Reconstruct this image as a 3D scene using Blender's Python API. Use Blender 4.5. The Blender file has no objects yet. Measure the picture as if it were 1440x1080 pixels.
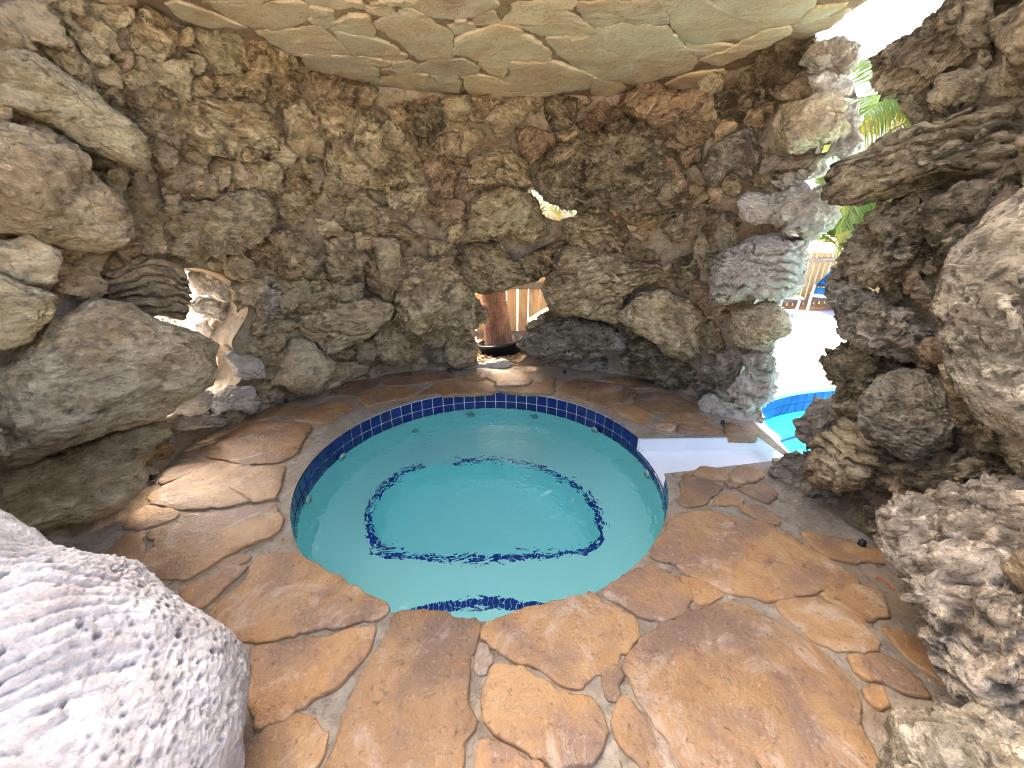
import bpy, bmesh, math, random
import numpy as np
from mathutils import Vector, Matrix
from mathutils.bvhtree import BVHTree

scene = bpy.context.scene
COL = scene.collection
R = math.radians

# ------------------------------------------------------------------ camera
F_PX, W_PX, H_PX, PITCH, CAM_H = 543.0, 1440.0, 1080.0, R(22.0), 1.5
cam_d = bpy.data.cameras.new('camera')
cam_d.sensor_width = 36.0
cam_d.lens = 36.0 * F_PX / W_PX
cam_d.clip_start = 0.05
cam_d.clip_end = 2000.0
cam = bpy.data.objects.new('camera', cam_d)
COL.objects.link(cam)
cam.location = (0, 0, CAM_H)
cam.rotation_euler = (R(90) - PITCH, 0, 0)
scene.camera = cam

# ------------------------------------------------------------------ sky, sun, exposure
SUN_EL, SUN_AZ = R(46), R(-28)          # azimuth from +Y towards +X: the sun stands beyond the back wall, to the left
world = bpy.data.worlds.new('World')
scene.world = world
world.use_nodes = True
wn = world.node_tree.nodes
bgn = wn['Background']
sky = wn.new('ShaderNodeTexSky')
sky.sky_type = 'NISHITA'
sky.sun_disc = False
sky.sun_elevation = SUN_EL
sky.sun_rotation = SUN_AZ
sky.air_density = 0.6
sky.dust_density = 9.0
sky.ozone_density = 0.2
world.node_tree.links.new(sky.outputs[0], bgn.inputs[0])
bgn.inputs[1].default_value = 0.15
sun_d = bpy.data.lights.new('sun', 'SUN')
sun_d.energy = 1.5
sun_d.angle = R(14)
sun_d.color = (1.0, 0.91, 0.78)
sun = bpy.data.objects.new('sun', sun_d)
COL.objects.link(sun)
sdir = Vector((math.sin(SUN_AZ) * math.cos(SUN_EL), math.cos(SUN_AZ) * math.cos(SUN_EL), math.sin(SUN_EL)))
sun.rotation_euler = sdir.to_track_quat('Z', 'Y').to_euler()
sun.location = sdir * 30
vs = scene.view_settings
vs.view_transform = 'Standard'
vs.look = 'None'
vs.gamma = 1.0
vs.use_curve_mapping = False
vs.exposure = 3.35
cy = scene.cycles
cy.use_denoising = True
cy.max_bounces = 9
cy.diffuse_bounces = 4
cy.use_adaptive_sampling = True
cy.adaptive_threshold = 0.02
cy.glossy_bounces = 4
cy.transmission_bounces = 8
cy.transparent_max_bounces = 12
cy.sample_clamp_indirect = 6.0
cy.blur_glossy = 0.5
cy.pixel_filter_type = 'BLACKMAN_HARRIS'
cy.filter_width = 1.0

# ------------------------------------------------------------------ pixel <-> place
CP, SP = math.cos(PITCH), math.sin(PITCH)
def ray(px, py):
    x = (px - W_PX / 2) / F_PX; y = -(py - H_PX / 2) / F_PX
    return np.array([x, CP + y * SP, -SP + y * CP])
CAM = np.array([0.0, 0.0, CAM_H])
def on_z(px, py, z=0.0):
    d = ray(px, py)
    return CAM + d * ((z - CAM_H) / d[2])
def on_y(px, py, Y):
    d = ray(px, py)
    return CAM + d * (Y / d[1])
def project(P):
    P = np.asarray(P, float) - CAM
    f = P[..., 1] * CP - P[..., 2] * SP
    u = P[..., 1] * SP + P[..., 2] * CP
    return np.stack([W_PX / 2 + F_PX * P[..., 0] / f, H_PX / 2 - F_PX * u / f], -1)
def through_water(px, py, zw, zb):
    d = ray(px, py); d = d / np.linalg.norm(d)
    p = CAM + d * ((zw - CAM_H) / d[2])
    eta = 1 / 1.333
    c = -d[2]
    t = eta * d + (eta * c - math.sqrt(1 - eta * eta * (1 - c * c))) * np.array([0, 0, 1.0])
    return p + t * ((zb - zw) / t[2])
def crop(ox, oy, s, pts):
    v = np.array([float(t) for t in pts.split()]).reshape(-1, 2)
    return v / s + np.array([ox, oy])

# ------------------------------------------------------------------ noise (numpy)
def _hash(ix, iy, iz, seed):
    h = (ix.astype(np.uint32) * np.uint32(374761393) + iy.astype(np.uint32) * np.uint32(668265263)
         + iz.astype(np.uint32) * np.uint32(2147483647) + np.uint32((seed * 1274126177) & 0xffffffff))
    h = (h ^ (h >> np.uint32(13))) * np.uint32(1274126177)
    h = (h ^ (h >> np.uint32(15))) * np.uint32(2246822519)
    return h ^ (h >> np.uint32(16))
def gnoise(P, seed=0):
    P = np.asarray(P, np.float32)
    I = np.floor(P).astype(np.int32)
    f = P - I
    u = f * f * f * (f * (f * 6 - 15) + 10)
    out = np.zeros(len(P), np.float32)
    for dx in (0, 1):
        wx = u[:, 0] if dx else 1 - u[:, 0]
        for dy in (0, 1):
            wy = u[:, 1] if dy else 1 - u[:, 1]
            for dz in (0, 1):
                wz = u[:, 2] if dz else 1 - u[:, 2]
                h = _hash(I[:, 0] + dx, I[:, 1] + dy, I[:, 2] + dz, seed)
                gx = (h & np.uint32(1023)).astype(np.float32) / 511.5 - 1
                gy = ((h >> np.uint32(10)) & np.uint32(1023)).astype(np.float32) / 511.5 - 1
                gz = ((h >> np.uint32(20)) & np.uint32(1023)).astype(np.float32) / 511.5 - 1
                out += wx * wy * wz * (gx * (f[:, 0] - dx) + gy * (f[:, 1] - dy) + gz * (f[:, 2] - dz))
    return out * 1.25
def fbm(P, octaves=4, seed=0, gain=0.5, ridged=False):
    P = np.asarray(P, np.float32)
    s = np.zeros(len(P), np.float32); a = 1.0; k = 1.0
    for o in range(octaves):
        n = gnoise(P * k + 17.3 * o, seed + o * 7)
        s += a * ((0.5 - np.abs(n) * 2) if ridged else n)
        a *= gain; k *= 2.03
    return s
def worley(P, seed=0, two=False):
    P = np.asarray(P, np.float32)
    I = np.floor(P).astype(np.int32); f = P - I
    f1 = np.full(len(P), 9.0, np.float32); f2 = f1.copy()
    for dx in (-1, 0, 1):
        for dy in (-1, 0, 1):
            for dz in (-1, 0, 1):
                h = _hash(I[:, 0] + dx, I[:, 1] + dy, I[:, 2] + dz, seed)
                ex = dx + (h & np.uint32(1023)).astype(np.float32) / 1023 - f[:, 0]
                ey = dy + ((h >> np.uint32(10)) & np.uint32(1023)).astype(np.float32) / 1023 - f[:, 1]
                ez = dz + ((h >> np.uint32(20)) & np.uint32(1023)).astype(np.float32) / 1023 - f[:, 2]
                d = ex * ex + ey * ey + ez * ez
                if two:
                    f2 = np.minimum(f2, np.maximum(f1, d))
                f1 = np.minimum(f1, d)
    return (np.sqrt(f1), np.sqrt(f2)) if two else np.sqrt(f1)
def sstep(a, b, x):
    t = np.clip((x - a) / (b - a), 0, 1)
    return t * t * (3 - 2 * t)
def in_poly(poly, pts):
    x, y = pts[:, 0], pts[:, 1]
    c = np.zeros(len(pts), bool)
    n = len(poly)
    for i in range(n):
        x1, y1 = poly[i]; x2, y2 = poly[(i + 1) % n]
        if y1 == y2: continue
        m = ((y1 > y) != (y2 > y)) & (x < (x2 - x1) * (y - y1) / (y2 - y1) + x1)
        c ^= m
    return c
def smooth_loop(pts, n, closed=True):
    """Catmull-Rom through pts, n samples."""
    P = np.asarray(pts, float); m = len(P)
    out = []
    segs = m if closed else m - 1
    for k in range(n):
        t = k * segs / (n if closed else n - 1)
        i = min(int(t), segs - 1); u = t - i
        if closed:
            a, b, c, d = P[(i - 1) % m], P[i % m], P[(i + 1) % m], P[(i + 2) % m]
        else:
            a, b, c, d = P[max(i - 1, 0)], P[i], P[min(i + 1, m - 1)], P[min(i + 2, m - 1)]
        out.append(0.5 * (2 * b + (c - a) * u + (2 * a - 5 * b + 4 * c - d) * u * u + (3 * b - a - 3 * c + d) * u ** 3))
    return np.array(out)

# ------------------------------------------------------------------ object helpers
def mesh_np(name, V, Fc, smooth=True):
    V = np.asarray(V, np.float32); Fc = np.asarray(Fc, np.int32)
    k = Fc.shape[1]
    me = bpy.data.meshes.new(name)
    me.vertices.add(len(V)); me.vertices.foreach_set('co', V.ravel())
    me.loops.add(Fc.size); me.loops.foreach_set('vertex_index', Fc.ravel())
    me.polygons.add(len(Fc))
    me.polygons.foreach_set('loop_start', np.arange(0, Fc.size, k, dtype=np.int32))
    me.polygons.foreach_set('loop_total', np.full(len(Fc), k, np.int32))
    if smooth:
        me.polygons.foreach_set('use_smooth', np.ones(len(Fc), bool))
    me.update(); me.validate()
    return me
def link(name, me, mat=None, parent=None, loc=None):
    o = bpy.data.objects.new(name, me)
    COL.objects.link(o)
    if mat is not None and me is not None and not me.materials:
        me.materials.append(mat)
    if loc is not None: o.location = loc
    if parent is not None: o.parent = parent
    return o
def empty(name, loc=(0, 0, 0), rz=0.0):
    o = bpy.data.objects.new(name, None)
    o.empty_display_size = 0.1
    COL.objects.link(o); o.location = loc; o.rotation_euler = (0, 0, rz)
    return o
def tag(o, label=None, cat=None, group=None, kind=None):
    if label: o['label'] = label
    if cat: o['category'] = cat
    if group: o['group'] = group
    if kind: o['kind'] = kind
    return o
def bm_obj(name, bm, mat, parent=None, smooth=False, loc=None):
    me = bpy.data.meshes.new(name)
    bm.normal_update()
    bm.to_mesh(me); bm.free()
    if smooth:
        for p in me.polygons: p.use_smooth = True
    return link(name, me, mat, parent, loc)
def bm_box(bm, c, s, rot=None):
    r = bmesh.ops.create_cube(bm, size=1.0)
    for v in r['verts']:
        p = Vector((v.co.x * s[0], v.co.y * s[1], v.co.z * s[2]))
        if rot is not None: p = rot @ p
        v.co = p + Vector(c)
    return r['verts']
def bm_tube(bm, path, rad, n=10, cap=True):
    path = [Vector(p) for p in path]
    rads = rad if hasattr(rad, '__len__') else [rad] * len(path)
    rings = []
    ref = Vector((0, 0, 1))
    for i, p in enumerate(path):
        t = (path[min(i + 1, len(path) - 1)] - path[max(i - 1, 0)]).normalized()
        r = ref if abs(t.dot(ref)) < 0.95 else Vector((1, 0, 0))
        a = t.cross(r).normalized(); b = t.cross(a).normalized()
        rings.append([bm.verts.new(p + (a * math.cos(2 * math.pi * k / n) + b * math.sin(2 * math.pi * k / n)) * rads[i]) for k in range(n)])
    for i in range(len(rings) - 1):
        for k in range(n):
            bm.faces.new((rings[i][k], rings[i][(k + 1) % n], rings[i + 1][(k + 1) % n], rings[i + 1][k]))
    if cap:
        bm.faces.new(rings[0][::-1]); bm.faces.new(rings[-1])
    bmesh.ops.recalc_face_normals(bm, faces=bm.faces)
def bm_lathe(bm, prof, n=48, c=(0, 0, 0)):
    rings = []
    for r, z in prof:
        rings.append([bm.verts.new((c[0] + r * math.cos(2 * math.pi * k / n), c[1] + r * math.sin(2 * math.pi * k / n), c[2] + z)) for k in range(n)])
    for i in range(len(rings) - 1):
        for k in range(n):
            bm.faces.new((rings[i][k], rings[i][(k + 1) % n], rings[i + 1][(k + 1) % n], rings[i + 1][k]))
    return rings
def fill_loops(name, loops, z, mat, parent=None):
    """A flat sheet: first loop is the outline, the others are holes."""
    bm = bmesh.new()
    edges = []
    for L in loops:
        vs_ = [bm.verts.new((p[0], p[1], z)) for p in L]
        edges += [bm.edges.new((vs_[i], vs_[(i + 1) % len(vs_)])) for i in range(len(vs_))]
    bmesh.ops.triangle_fill(bm, use_beauty=True, use_dissolve=False, edges=edges)
    bmesh.ops.recalc_face_normals(bm, faces=bm.faces)
    if bm.faces and sum(f.normal.z for f in bm.faces) < 0:
        bmesh.ops.reverse_faces(bm, faces=bm.faces)
    return bm_obj(name, bm, mat, parent)

# ------------------------------------------------------------------ material helpers
def new_mat(name):
    m = bpy.data.materials.new(name); m.use_nodes = True
    nt = m.node_tree
    return m, nt, nt.nodes['Principled BSDF']
class G:
    def __init__(s, nt):
        s.nt = nt
        s.pos = nt.nodes.new('ShaderNodeNewGeometry').outputs['Position']
    def _in(s, sock, v):
        if isinstance(v, (int, float)): sock.default_value = v
        elif isinstance(v, tuple): sock.default_value = v if len(v) == 4 or sock.type == 'VECTOR' else v + (1,)
        else: s.nt.links.new(v, sock)
    def noise(s, scale, detail=6, rough=0.6, dist=0.0, vec=None, out='Fac'):
        n = s.nt.nodes.new('ShaderNodeTexNoise')
        s.nt.links.new(vec or s.pos, n.inputs['Vector'])
        n.inputs['Scale'].default_value = scale; n.inputs['Detail'].default_value = detail
        n.inputs['Roughness'].default_value = rough; n.inputs['Distortion'].default_value = dist
        return n.outputs[out]
    def voro(s, scale, feature='F1', rand=1.0, vec=None):
        n = s.nt.nodes.new('ShaderNodeTexVoronoi'); n.feature = feature
        s.nt.links.new(vec or s.pos, n.inputs['Vector'])
        n.inputs['Scale'].default_value = scale; n.inputs['Randomness'].default_value = rand
        return n.outputs['Distance']
    def ramp(s, fac, stops):
        n = s.nt.nodes.new('ShaderNodeValToRGB')
        el = n.color_ramp.elements
        while len(el) < len(stops): el.new(0.5)
        for e, (p, c) in zip(el, stops):
            e.position = p; e.color = (c, c, c, 1) if isinstance(c, (int, float)) else tuple(c) + (1,)
        s.nt.links.new(fac, n.inputs['Fac'])
        return n.outputs['Color']
    def mix(s, fac, a, b, mode='MIX'):
        n = s.nt.nodes.new('ShaderNodeMix'); n.data_type = 'RGBA'; n.blend_type = mode
        s._in(n.inputs[0], fac); s._in(n.inputs[6], a); s._in(n.inputs[7], b)
        return n.outputs[2]
    def math(s, op, a, b=0.0, c=0.0):
        n = s.nt.nodes.new('ShaderNodeMath'); n.operation = op
        s._in(n.inputs[0], a); s._in(n.inputs[1], b)
        if op == 'MULTIPLY_ADD': s._in(n.inputs[2], c)
        return n.outputs[0]
    def vmath(s, op, a, b):
        n = s.nt.nodes.new('ShaderNodeVectorMath'); n.operation = op
        s._in(n.inputs[0], a); s._in(n.inputs[1], b)
        return n.outputs[0]
    def bump(s, h, strength=0.5, dist=0.01, normal=None):
        n = s.nt.nodes.new('ShaderNodeBump')
        n.inputs['Strength'].default_value = strength; n.inputs['Distance'].default_value = dist
        s.nt.links.new(h, n.inputs['Height'])
        if normal is not None: s.nt.links.new(normal, n.inputs['Normal'])
        return n.outputs[0]
    def rnd(s):
        return s.nt.nodes.new('ShaderNodeObjectInfo').outputs['Random']
def plain(name, col, rough=0.6, spec=0.5, metal=0.0, var=0.12, vscale=6.0, bump=0.0, bscale=60.0):
    m, nt, b = new_mat(name); g = G(nt)
    n = g.noise(vscale, 5, 0.6)
    c = g.mix(n, tuple(max(0, x * (1 - var * 1.6)) for x in col), tuple(min(1, x * (1 + var * 1.6)) for x in col))
    c = g.mix(g.math('MULTIPLY', g.rnd(), var * 2), c, tuple(x * 0.6 for x in col))
    nt.links.new(c, b.inputs['Base Color'])
    b.inputs['Roughness'].default_value = rough
    b.inputs['Specular IOR Level'].default_value = spec
    b.inputs['Metallic'].default_value = metal
    if bump:
        nt.links.new(g.bump(g.noise(bscale, 6, 0.65), bump, 0.01), b.inputs['Normal'])
    return m

def rock_mat(name, light, mid, brown, dark, dark_amt, brown_amt=0.5, bump=0.8, con=1.0):
    """Weathered coral limestone: mottled, stained, with lichen patches of their own shape; crevice shade and highlights painted in."""
    m, nt, b = new_mat(name); g = G(nt)
    rn = g.rnd()
    off = nt.nodes.new('ShaderNodeCombineXYZ')
    g._in(off.inputs[0], g.math('MULTIPLY', rn, 37.0)); g._in(off.inputs[1], g.math('MULTIPLY', rn, 11.0))
    sc = nt.nodes.new('ShaderNodeVectorMath'); sc.operation = 'SCALE'
    nt.links.new(g.vmath('ADD', g.pos, off.outputs[0]), sc.inputs[0]); g._in(sc.inputs['Scale'], g.math('MULTIPLY_ADD', g.math('FRACT', g.math('MULTIPLY', rn, 7.31)), 0.75, 0.68))
    v = sc.outputs[0]
    vr = nt.nodes.new('ShaderNodeVectorRotate'); vr.rotation_type = 'AXIS_ANGLE'
    vr.inputs['Axis'].default_value = (0.4, 0.85, 0.2)
    nt.links.new(v, vr.inputs['Vector']); g._in(vr.inputs['Angle'], g.math('MULTIPLY_ADD', rn, 1.5, -0.75))
    bed = g.vmath('MULTIPLY', vr.outputs[0], (0.8, 0.8, 1.35))     # drawn out along the bedding of each stone
    fine = g.noise(12, 6, 0.70, 0.9, bed)
    mot = g.noise(3.6, 5, 0.66, 0.9, bed)
    big = g.noise(2.3, 3, 0.6, 0.3, v)
    spk = g.voro(60, vec=v)
    c = g.mix(g.ramp(mot, [(0.42, 0), (0.57, 1)]), mid, light)
    c = g.mix(g.math('MULTIPLY', g.ramp(big, [(0.48, 0), (0.60, 1)]), brown_amt), c, brown)
    dk = g.math('ADD', g.math('MULTIPLY', g.noise(2.9, 5, 0.7, 0.9, v), 0.62), g.math('MULTIPLY', fine, 0.38))
    lo = 0.60 - 0.17 * dark_amt
    c = g.mix(g.math('MULTIPLY', g.ramp(dk, [(lo - 0.03, 0), (lo + 0.07, 1)]), 0.88), c, dark)
    c = g.mix(g.ramp(fine, [(0.36, 0.92 * con), (0.48, 0.0)]), c, tuple(x * 0.26 for x in mid))  # dark flecks paint in crevice shade that the flat light lacks
    c = g.mix(g.ramp(fine, [(0.53, 0.0), (0.63, 0.85 * con)]), c, tuple(min(1, x * 1.35) for x in light))  # pale flecks paint in highlights on the grain
    c = g.mix(g.ramp(spk, [(0.10, 0.6 * con), (0.22, 0.0)]), c, dark)
    tint = g.ramp(rn, [(0.0, (0.70, 0.64, 0.56)), (0.3, (1.02, 0.98, 0.92)), (0.55, (0.82, 0.80, 0.70)), (0.75, (1.1, 1.06, 1.0)), (1.0, (0.92, 0.84, 0.74))])
    c = g.mix(1.0, c, tint, 'MULTIPLY')
    nt.links.new(c, b.inputs['Base Color'])
    b.inputs['Roughness'].default_value = 0.92
    b.inputs['Specular IOR Level'].default_value = 0.2
    h = g.math('ADD', g.noise(15, 6, 0.74, 0.9, bed), g.math('MULTIPLY', g.ramp(g.voro(24, vec=g.vmath('ADD', bed, g.vmath('MULTIPLY', g.noise(14, 2, 0.5, 0, v, 'Color'), (0.06, 0.06, 0.06)))), [(0.0, 0.0), (0.4, 1.0)]), 0.4))
    n1 = g.bump(h, 1.0, 0.085 * bump)
    n2 = g.bump(g.noise(120, 3, 0.7, 0.0, v), 0.7, 0.009 * bump, n1)
    nt.links.new(n2, b.inputs['Normal'])
    return m
# ------------------------------------------------------------------ materials
M = {}
#            light               mid                 brown               dark
M['p'] = rock_mat('rock_cream', (0.76, 0.655, 0.45), (0.54, 0.43, 0.26), (0.40, 0.28, 0.18), (0.12, 0.10, 0.065), 0.08, 0.35, con=0.6)
M['m'] = rock_mat('rock_olive', (0.75, 0.625, 0.41), (0.48, 0.365, 0.20), (0.34, 0.22, 0.12), (0.10, 0.08, 0.045), 0.34, 0.4, con=0.9)
M['b'] = rock_mat('rock_tan', (0.60, 0.47, 0.32), (0.42, 0.30, 0.19), (0.30, 0.18, 0.10), (0.09, 0.065, 0.04), 0.22, 0.5)
M['d'] = rock_mat('rock_lichen_shade', (0.50, 0.42, 0.28), (0.28, 0.22, 0.13), (0.28, 0.19, 0.10), (0.06, 0.05, 0.03), 0.55, 0.2)  # lichen-dark; on the right wall also low light put into the colour
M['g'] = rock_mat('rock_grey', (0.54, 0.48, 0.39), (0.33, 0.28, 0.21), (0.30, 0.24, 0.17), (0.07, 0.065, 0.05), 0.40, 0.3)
M['w'] = rock_mat('rock_white_lit', (0.88, 0.84, 0.76), (0.78, 0.72, 0.62), (0.55, 0.43, 0.33), (0.22, 0.24, 0.2), 0.0, 0.15, con=0.5)  # albedo raised to paint in outdoor light on tunnel and pillar stones

def coral_mat():
    m, nt, b = new_mat('white_coral'); g = G(nt)
    mot = g.noise(9, 7, 0.65, 0.3); fine = g.noise(55, 8, 0.7)
    c = g.mix(g.ramp(mot, [(0.38, 0), (0.66, 1)]), (0.34, 0.31, 0.285), (0.56, 0.53, 0.50))
    c = g.mix(g.ramp(g.noise(3.2, 4, 0.6), [(0.5, 0), (0.66, 0.55)]), c, (0.38, 0.31, 0.27))
    c = g.mix(g.ramp(fine, [(0.24, 0.4), (0.36, 0.0)]), c, (0.14, 0.12, 0.11))
    nt.links.new(c, b.inputs['Base Color'])
    b.inputs['Roughness'].default_value = 0.8; b.inputs['Specular IOR Level'].default_value = 0.3
    n1 = g.bump(g.noise(60, 8, 0.7, 0.3), 0.7, 0.012)
    nt.links.new(g.bump(g.voro(160), 0.35, 0.004, n1), b.inputs['Normal'])
    return m
M['n'] = coral_mat()

def mortar_mat(name, a, bcol, brown, scale=5.0, rough=0.85):
    m, nt, b = new_mat(name); g = G(nt)
    c = g.mix(g.ramp(g.noise(scale, 8, 0.65, 0.4), [(0.33, 0), (0.68, 1)]), a, bcol)
    c = g.mix(g.ramp(g.noise(1.9, 6, 0.65, 0.6), [(0.47, 0), (0.63, 0.8)]), c, brown)
    c = g.mix(g.ramp(g.noise(26, 6, 0.74, 0.6), [(0.34, 0.75), (0.47, 0.0)]), c, tuple(x * 0.38 for x in a))
    nt.links.new(c, b.inputs['Base Color'])
    b.inputs['Roughness'].default_value = rough; b.inputs['Specular IOR Level'].default_value = 0.25
    n1 = g.bump(g.noise(16, 6, 0.74, 0.7), 0.9, 0.06)
    nt.links.new(g.bump(g.noise(140, 3, 0.7), 0.5, 0.006, n1), b.inputs['Normal'])
    return m
M['wall_mortar'] = mortar_mat('wall_mortar', (0.40, 0.315, 0.20), (0.60, 0.505, 0.36), (0.34, 0.22, 0.12))
M['right_mortar'] = mortar_mat('right_wall_mortar', (0.20, 0.145, 0.09), (0.30, 0.23, 0.155), (0.19, 0.12, 0.07))  # darker mix of the wall mortar, low light painted into it
M['bed_mortar'] = mortar_mat('bed_mortar', (0.35, 0.285, 0.205), (0.50, 0.425, 0.32), (0.34, 0.23, 0.13), 8.0, 0.5)
M['roof_mortar'] = mortar_mat('roof_mortar', (0.32, 0.22, 0.12), (0.50, 0.38, 0.22), (0.28, 0.16, 0.08), 7.0)

def flag_mat(name, cols, gloss):
    m, nt, b = new_mat(name); g = G(nt)
    rn = g.rnd()
    off = nt.nodes.new('ShaderNodeCombineXYZ')
    g._in(off.inputs[0], g.math('MULTIPLY', rn, 53.0)); g._in(off.inputs[2], g.math('MULTIPLY', rn, 19.0))
    v = g.vmath('ADD', g.pos, off.outputs[0])
    a, bb, dusk, dust, dark = cols
    c = g.mix(g.ramp(g.noise(5, 8, 0.65, 0.5, v), [(0.32, 0), (0.68, 1)]), a, bb)
    c = g.mix(g.ramp(g.noise(2.6, 7, 0.62, 0.5, v), [(0.47, 0), (0.60, 0.85)]), c, dusk)
    c = g.mix(g.ramp(g.noise(3.3, 9, 0.75, 0.9, g.vmath('ADD', v, (9.0, 3.0, 5.0))), [(0.54, 0), (0.64, 0.7)]), c, dust)
    c = g.mix(g.ramp(g.noise(34, 6, 0.74, 0.4, v), [(0.32, 0.75), (0.43, 0.0)]), c, dark)
    c = g.mix(g.ramp(g.noise(50, 6, 0.75, 0.6, v), [(0.57, 0.0), (0.67, 0.6)]), c, dust)
    c = g.mix(1.0, c, g.ramp(rn, [(0, (0.78, 0.76, 0.76)), (0.5, (1, 1, 1)), (1, (1.12, 1.05, 0.98))]), 'MULTIPLY')
    nt.links.new(c, b.inputs['Base Color'])
    nt.links.new(g.ramp(g.noise(6, 6, 0.7, 0.3, v), [(0.35, gloss), (0.7, min(1.0, gloss + 0.35))]), b.inputs['Roughness'])
    b.inputs['Specular IOR Level'].default_value = 0.45
    n1 = g.bump(g.noise(11, 5, 0.70, 0.6, v), 0.7, 0.022)
    n2 = g.bump(g.noise(75, 4, 0.72, 0.4, v), 0.8, 0.008, n1)
    nt.links.new(n2, b.inputs['Normal'])
    return m
M['flag'] = flag_mat('flagstone', ((0.285, 0.15, 0.06), (0.41, 0.25, 0.11), (0.19, 0.12, 0.08), (0.47, 0.37, 0.27), (0.05, 0.035, 0.024)), 0.24)
M['roof_flag'] = flag_mat('roof_flagstone', ((0.54, 0.435, 0.26), (0.62, 0.53, 0.34), (0.50, 0.345, 0.19), (0.64, 0.57, 0.41), (0.26, 0.18, 0.10)), 0.75)

def tile_mat(name, col):
    m, nt, b = new_mat(name); g = G(nt)
    c = g.mix(g.noise(9, 4, 0.6), tuple(x * 0.75 for x in col), tuple(x * 1.2 for x in col))
    c = g.mix(g.math('MULTIPLY', g.rnd(), 0.5), c, tuple(x * 0.45 for x in col))
    nt.links.new(c, b.inputs['Base Color'])
    b.inputs['Roughness'].default_value = 0.12; b.inputs['Specular IOR Level'].default_value = 0.6
    nt.links.new(g.bump(g.noise(14, 3, 0.5), 0.12, 0.01), b.inputs['Normal'])
    return m
M['tile'] = tile_mat('navy_tile', (0.008, 0.022, 0.15))
M['pool_tile'] = tile_mat('blue_tile', (0.015, 0.09, 0.42))
M['trim'] = tile_mat('trim_tile', (0.008, 0.055, 0.34))
M['grout'] = plain('grout', (0.78, 0.78, 0.74), 0.8)
M['plaster'] = plain('spa_plaster', (0.50, 1.0, 0.90), 0.75, 0.3, 0, 0.07, 3.0)
M['floor_plaster'] = plain('spa_floor_plaster', (0.40, 1.0, 0.97), 0.75, 0.3, 0, 0.06, 4.0)
M['pool_plaster'] = plain('pool_plaster', (0.30, 0.78, 0.82), 0.75, 0.3, 0, 0.08, 2.0)
M['white_plaster'] = plain('white_plaster', (0.78, 0.80, 0.80), 0.45, 0.4, 0, 0.04, 8.0, 0.15, 40)
M['concrete'] = plain('deck_concrete', (0.74, 0.72, 0.68), 0.8, 0.3, 0, 0.05, 1.2, 0.2, 60)
M['sand'] = plain('pale_sand', (0.50, 0.44, 0.36), 0.9, 0.2, 0, 0.2, 14.0, 0.5, 60)
M['mulch'] = plain('mulch_ground', (0.34, 0.20, 0.11), 0.9, 0.2, 0, 0.35, 22.0, 0.9, 45)
M['chip'] = plain('wood_chip', (0.50, 0.34, 0.21), 0.85, 0.2, 0, 0.3, 9.0)

def water_mat(name, tint, refr, scale, strength):
    m = bpy.data.materials.new(name); m.use_nodes = True
    nt = m.node_tree
    nt.nodes.remove(nt.nodes['Principled BSDF'])
    g = G(nt)
    out = nt.nodes['Material Output']
    h = g.math('ADD', g.noise(scale, 3, 0.55, 0.8), g.math('MULTIPLY', g.noise(scale * 3.1, 2, 0.5, 0.5), 0.35))
    nrm = g.bump(h, strength, 0.03)
    gl = nt.nodes.new('ShaderNodeBsdfGlossy'); gl.inputs['Roughness'].default_value = 0.02
    nt.links.new(nrm, gl.inputs['Normal'])
    if refr:
        tr = nt.nodes.new('ShaderNodeBsdfRefraction'); tr.inputs['IOR'].default_value = 1.333
        tr.inputs['Roughness'].default_value = 0.0; nt.links.new(nrm, tr.inputs['Normal'])
    else:
        tr = nt.nodes.new('ShaderNodeBsdfTransparent')
    tr.inputs['Color'].default_value = tint + (1,)
    fr = nt.nodes.new('ShaderNodeFresnel'); fr.inputs['IOR'].default_value = 1.333
    nt.links.new(nrm, fr.inputs['Normal'])
    mx = nt.nodes.new('ShaderNodeMixShader')
    nt.links.new(fr.outputs[0], mx.inputs[0]); nt.links.new(tr.outputs[0], mx.inputs[1]); nt.links.new(gl.outputs[0], mx.inputs[2])
    nt.links.new(mx.outputs[0], out.inputs['Surface'])
    return m
M['spa_water'] = water_mat('spa_water', (0.90, 1.0, 0.99), True, 5.0, 0.85)
M['pool_water'] = water_mat('pool_water', (0.66, 0.95, 0.98), False, 9.0, 1.2)

# ------------------------------------------------------------------ spa geometry
SPA_C = np.array([-0.19, 2.31]); SPA_R = 1.215; WATER_Z = -0.165
# ------------------------------------------------------------------ ground sheets
POOL = smooth_loop([(1.98, 2.0), (2.04, 2.55), (2.2, 3.12), (2.5, 3.38), (2.96, 3.56), (3.5, 3.62), (4.6, 3.5), (5.8, 2.6), (5.8, 0.6), (4.4, -0.6), (2.8, -0.4), (2.2, 0.8)], 96)
FOOT = [(-2.9, -0.9), (-2.9, 3.0), (-2.2, 4.1), (-1.0, 4.52), (0.4, 4.62), (1.5, 4.35), (2.15, 3.5), (2.02, 2.90), (1.96, 2.0), (2.1, 0.9), (2.1, -0.9)]
SITE = [(-3.6, -6.0), (-3.6, 3.4), (-2.7, 4.5), (-1.1, 5.0), (-0.9, 5.3), (0.9, 5.3), (1.4, 4.95), (2.4, 4.5), (3.6, 6.6), (5.2, 7.75), (12.0, 6.9), (14.0, 2.0), (14.0, -6.0)]
ground = fill_loops('ground', [[(-400, -400), (-400, 400), (400, 400), (400, -400)], SITE], -0.03, M['sand'])
tag(ground, kind='structure')
deck = fill_loops('pool_deck', [SITE, POOL, FOOT], -0.004, M['concrete'])
tag(deck, kind='structure')

ang = np.linspace(0, 2 * math.pi, 180, endpoint=False)
def circ(r, n=180):
    a = np.linspace(0, 2 * math.pi, n, endpoint=False)
    return np.stack([SPA_C[0] + r * np.cos(a), SPA_C[1] + r * np.sin(a)], -1)
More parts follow.
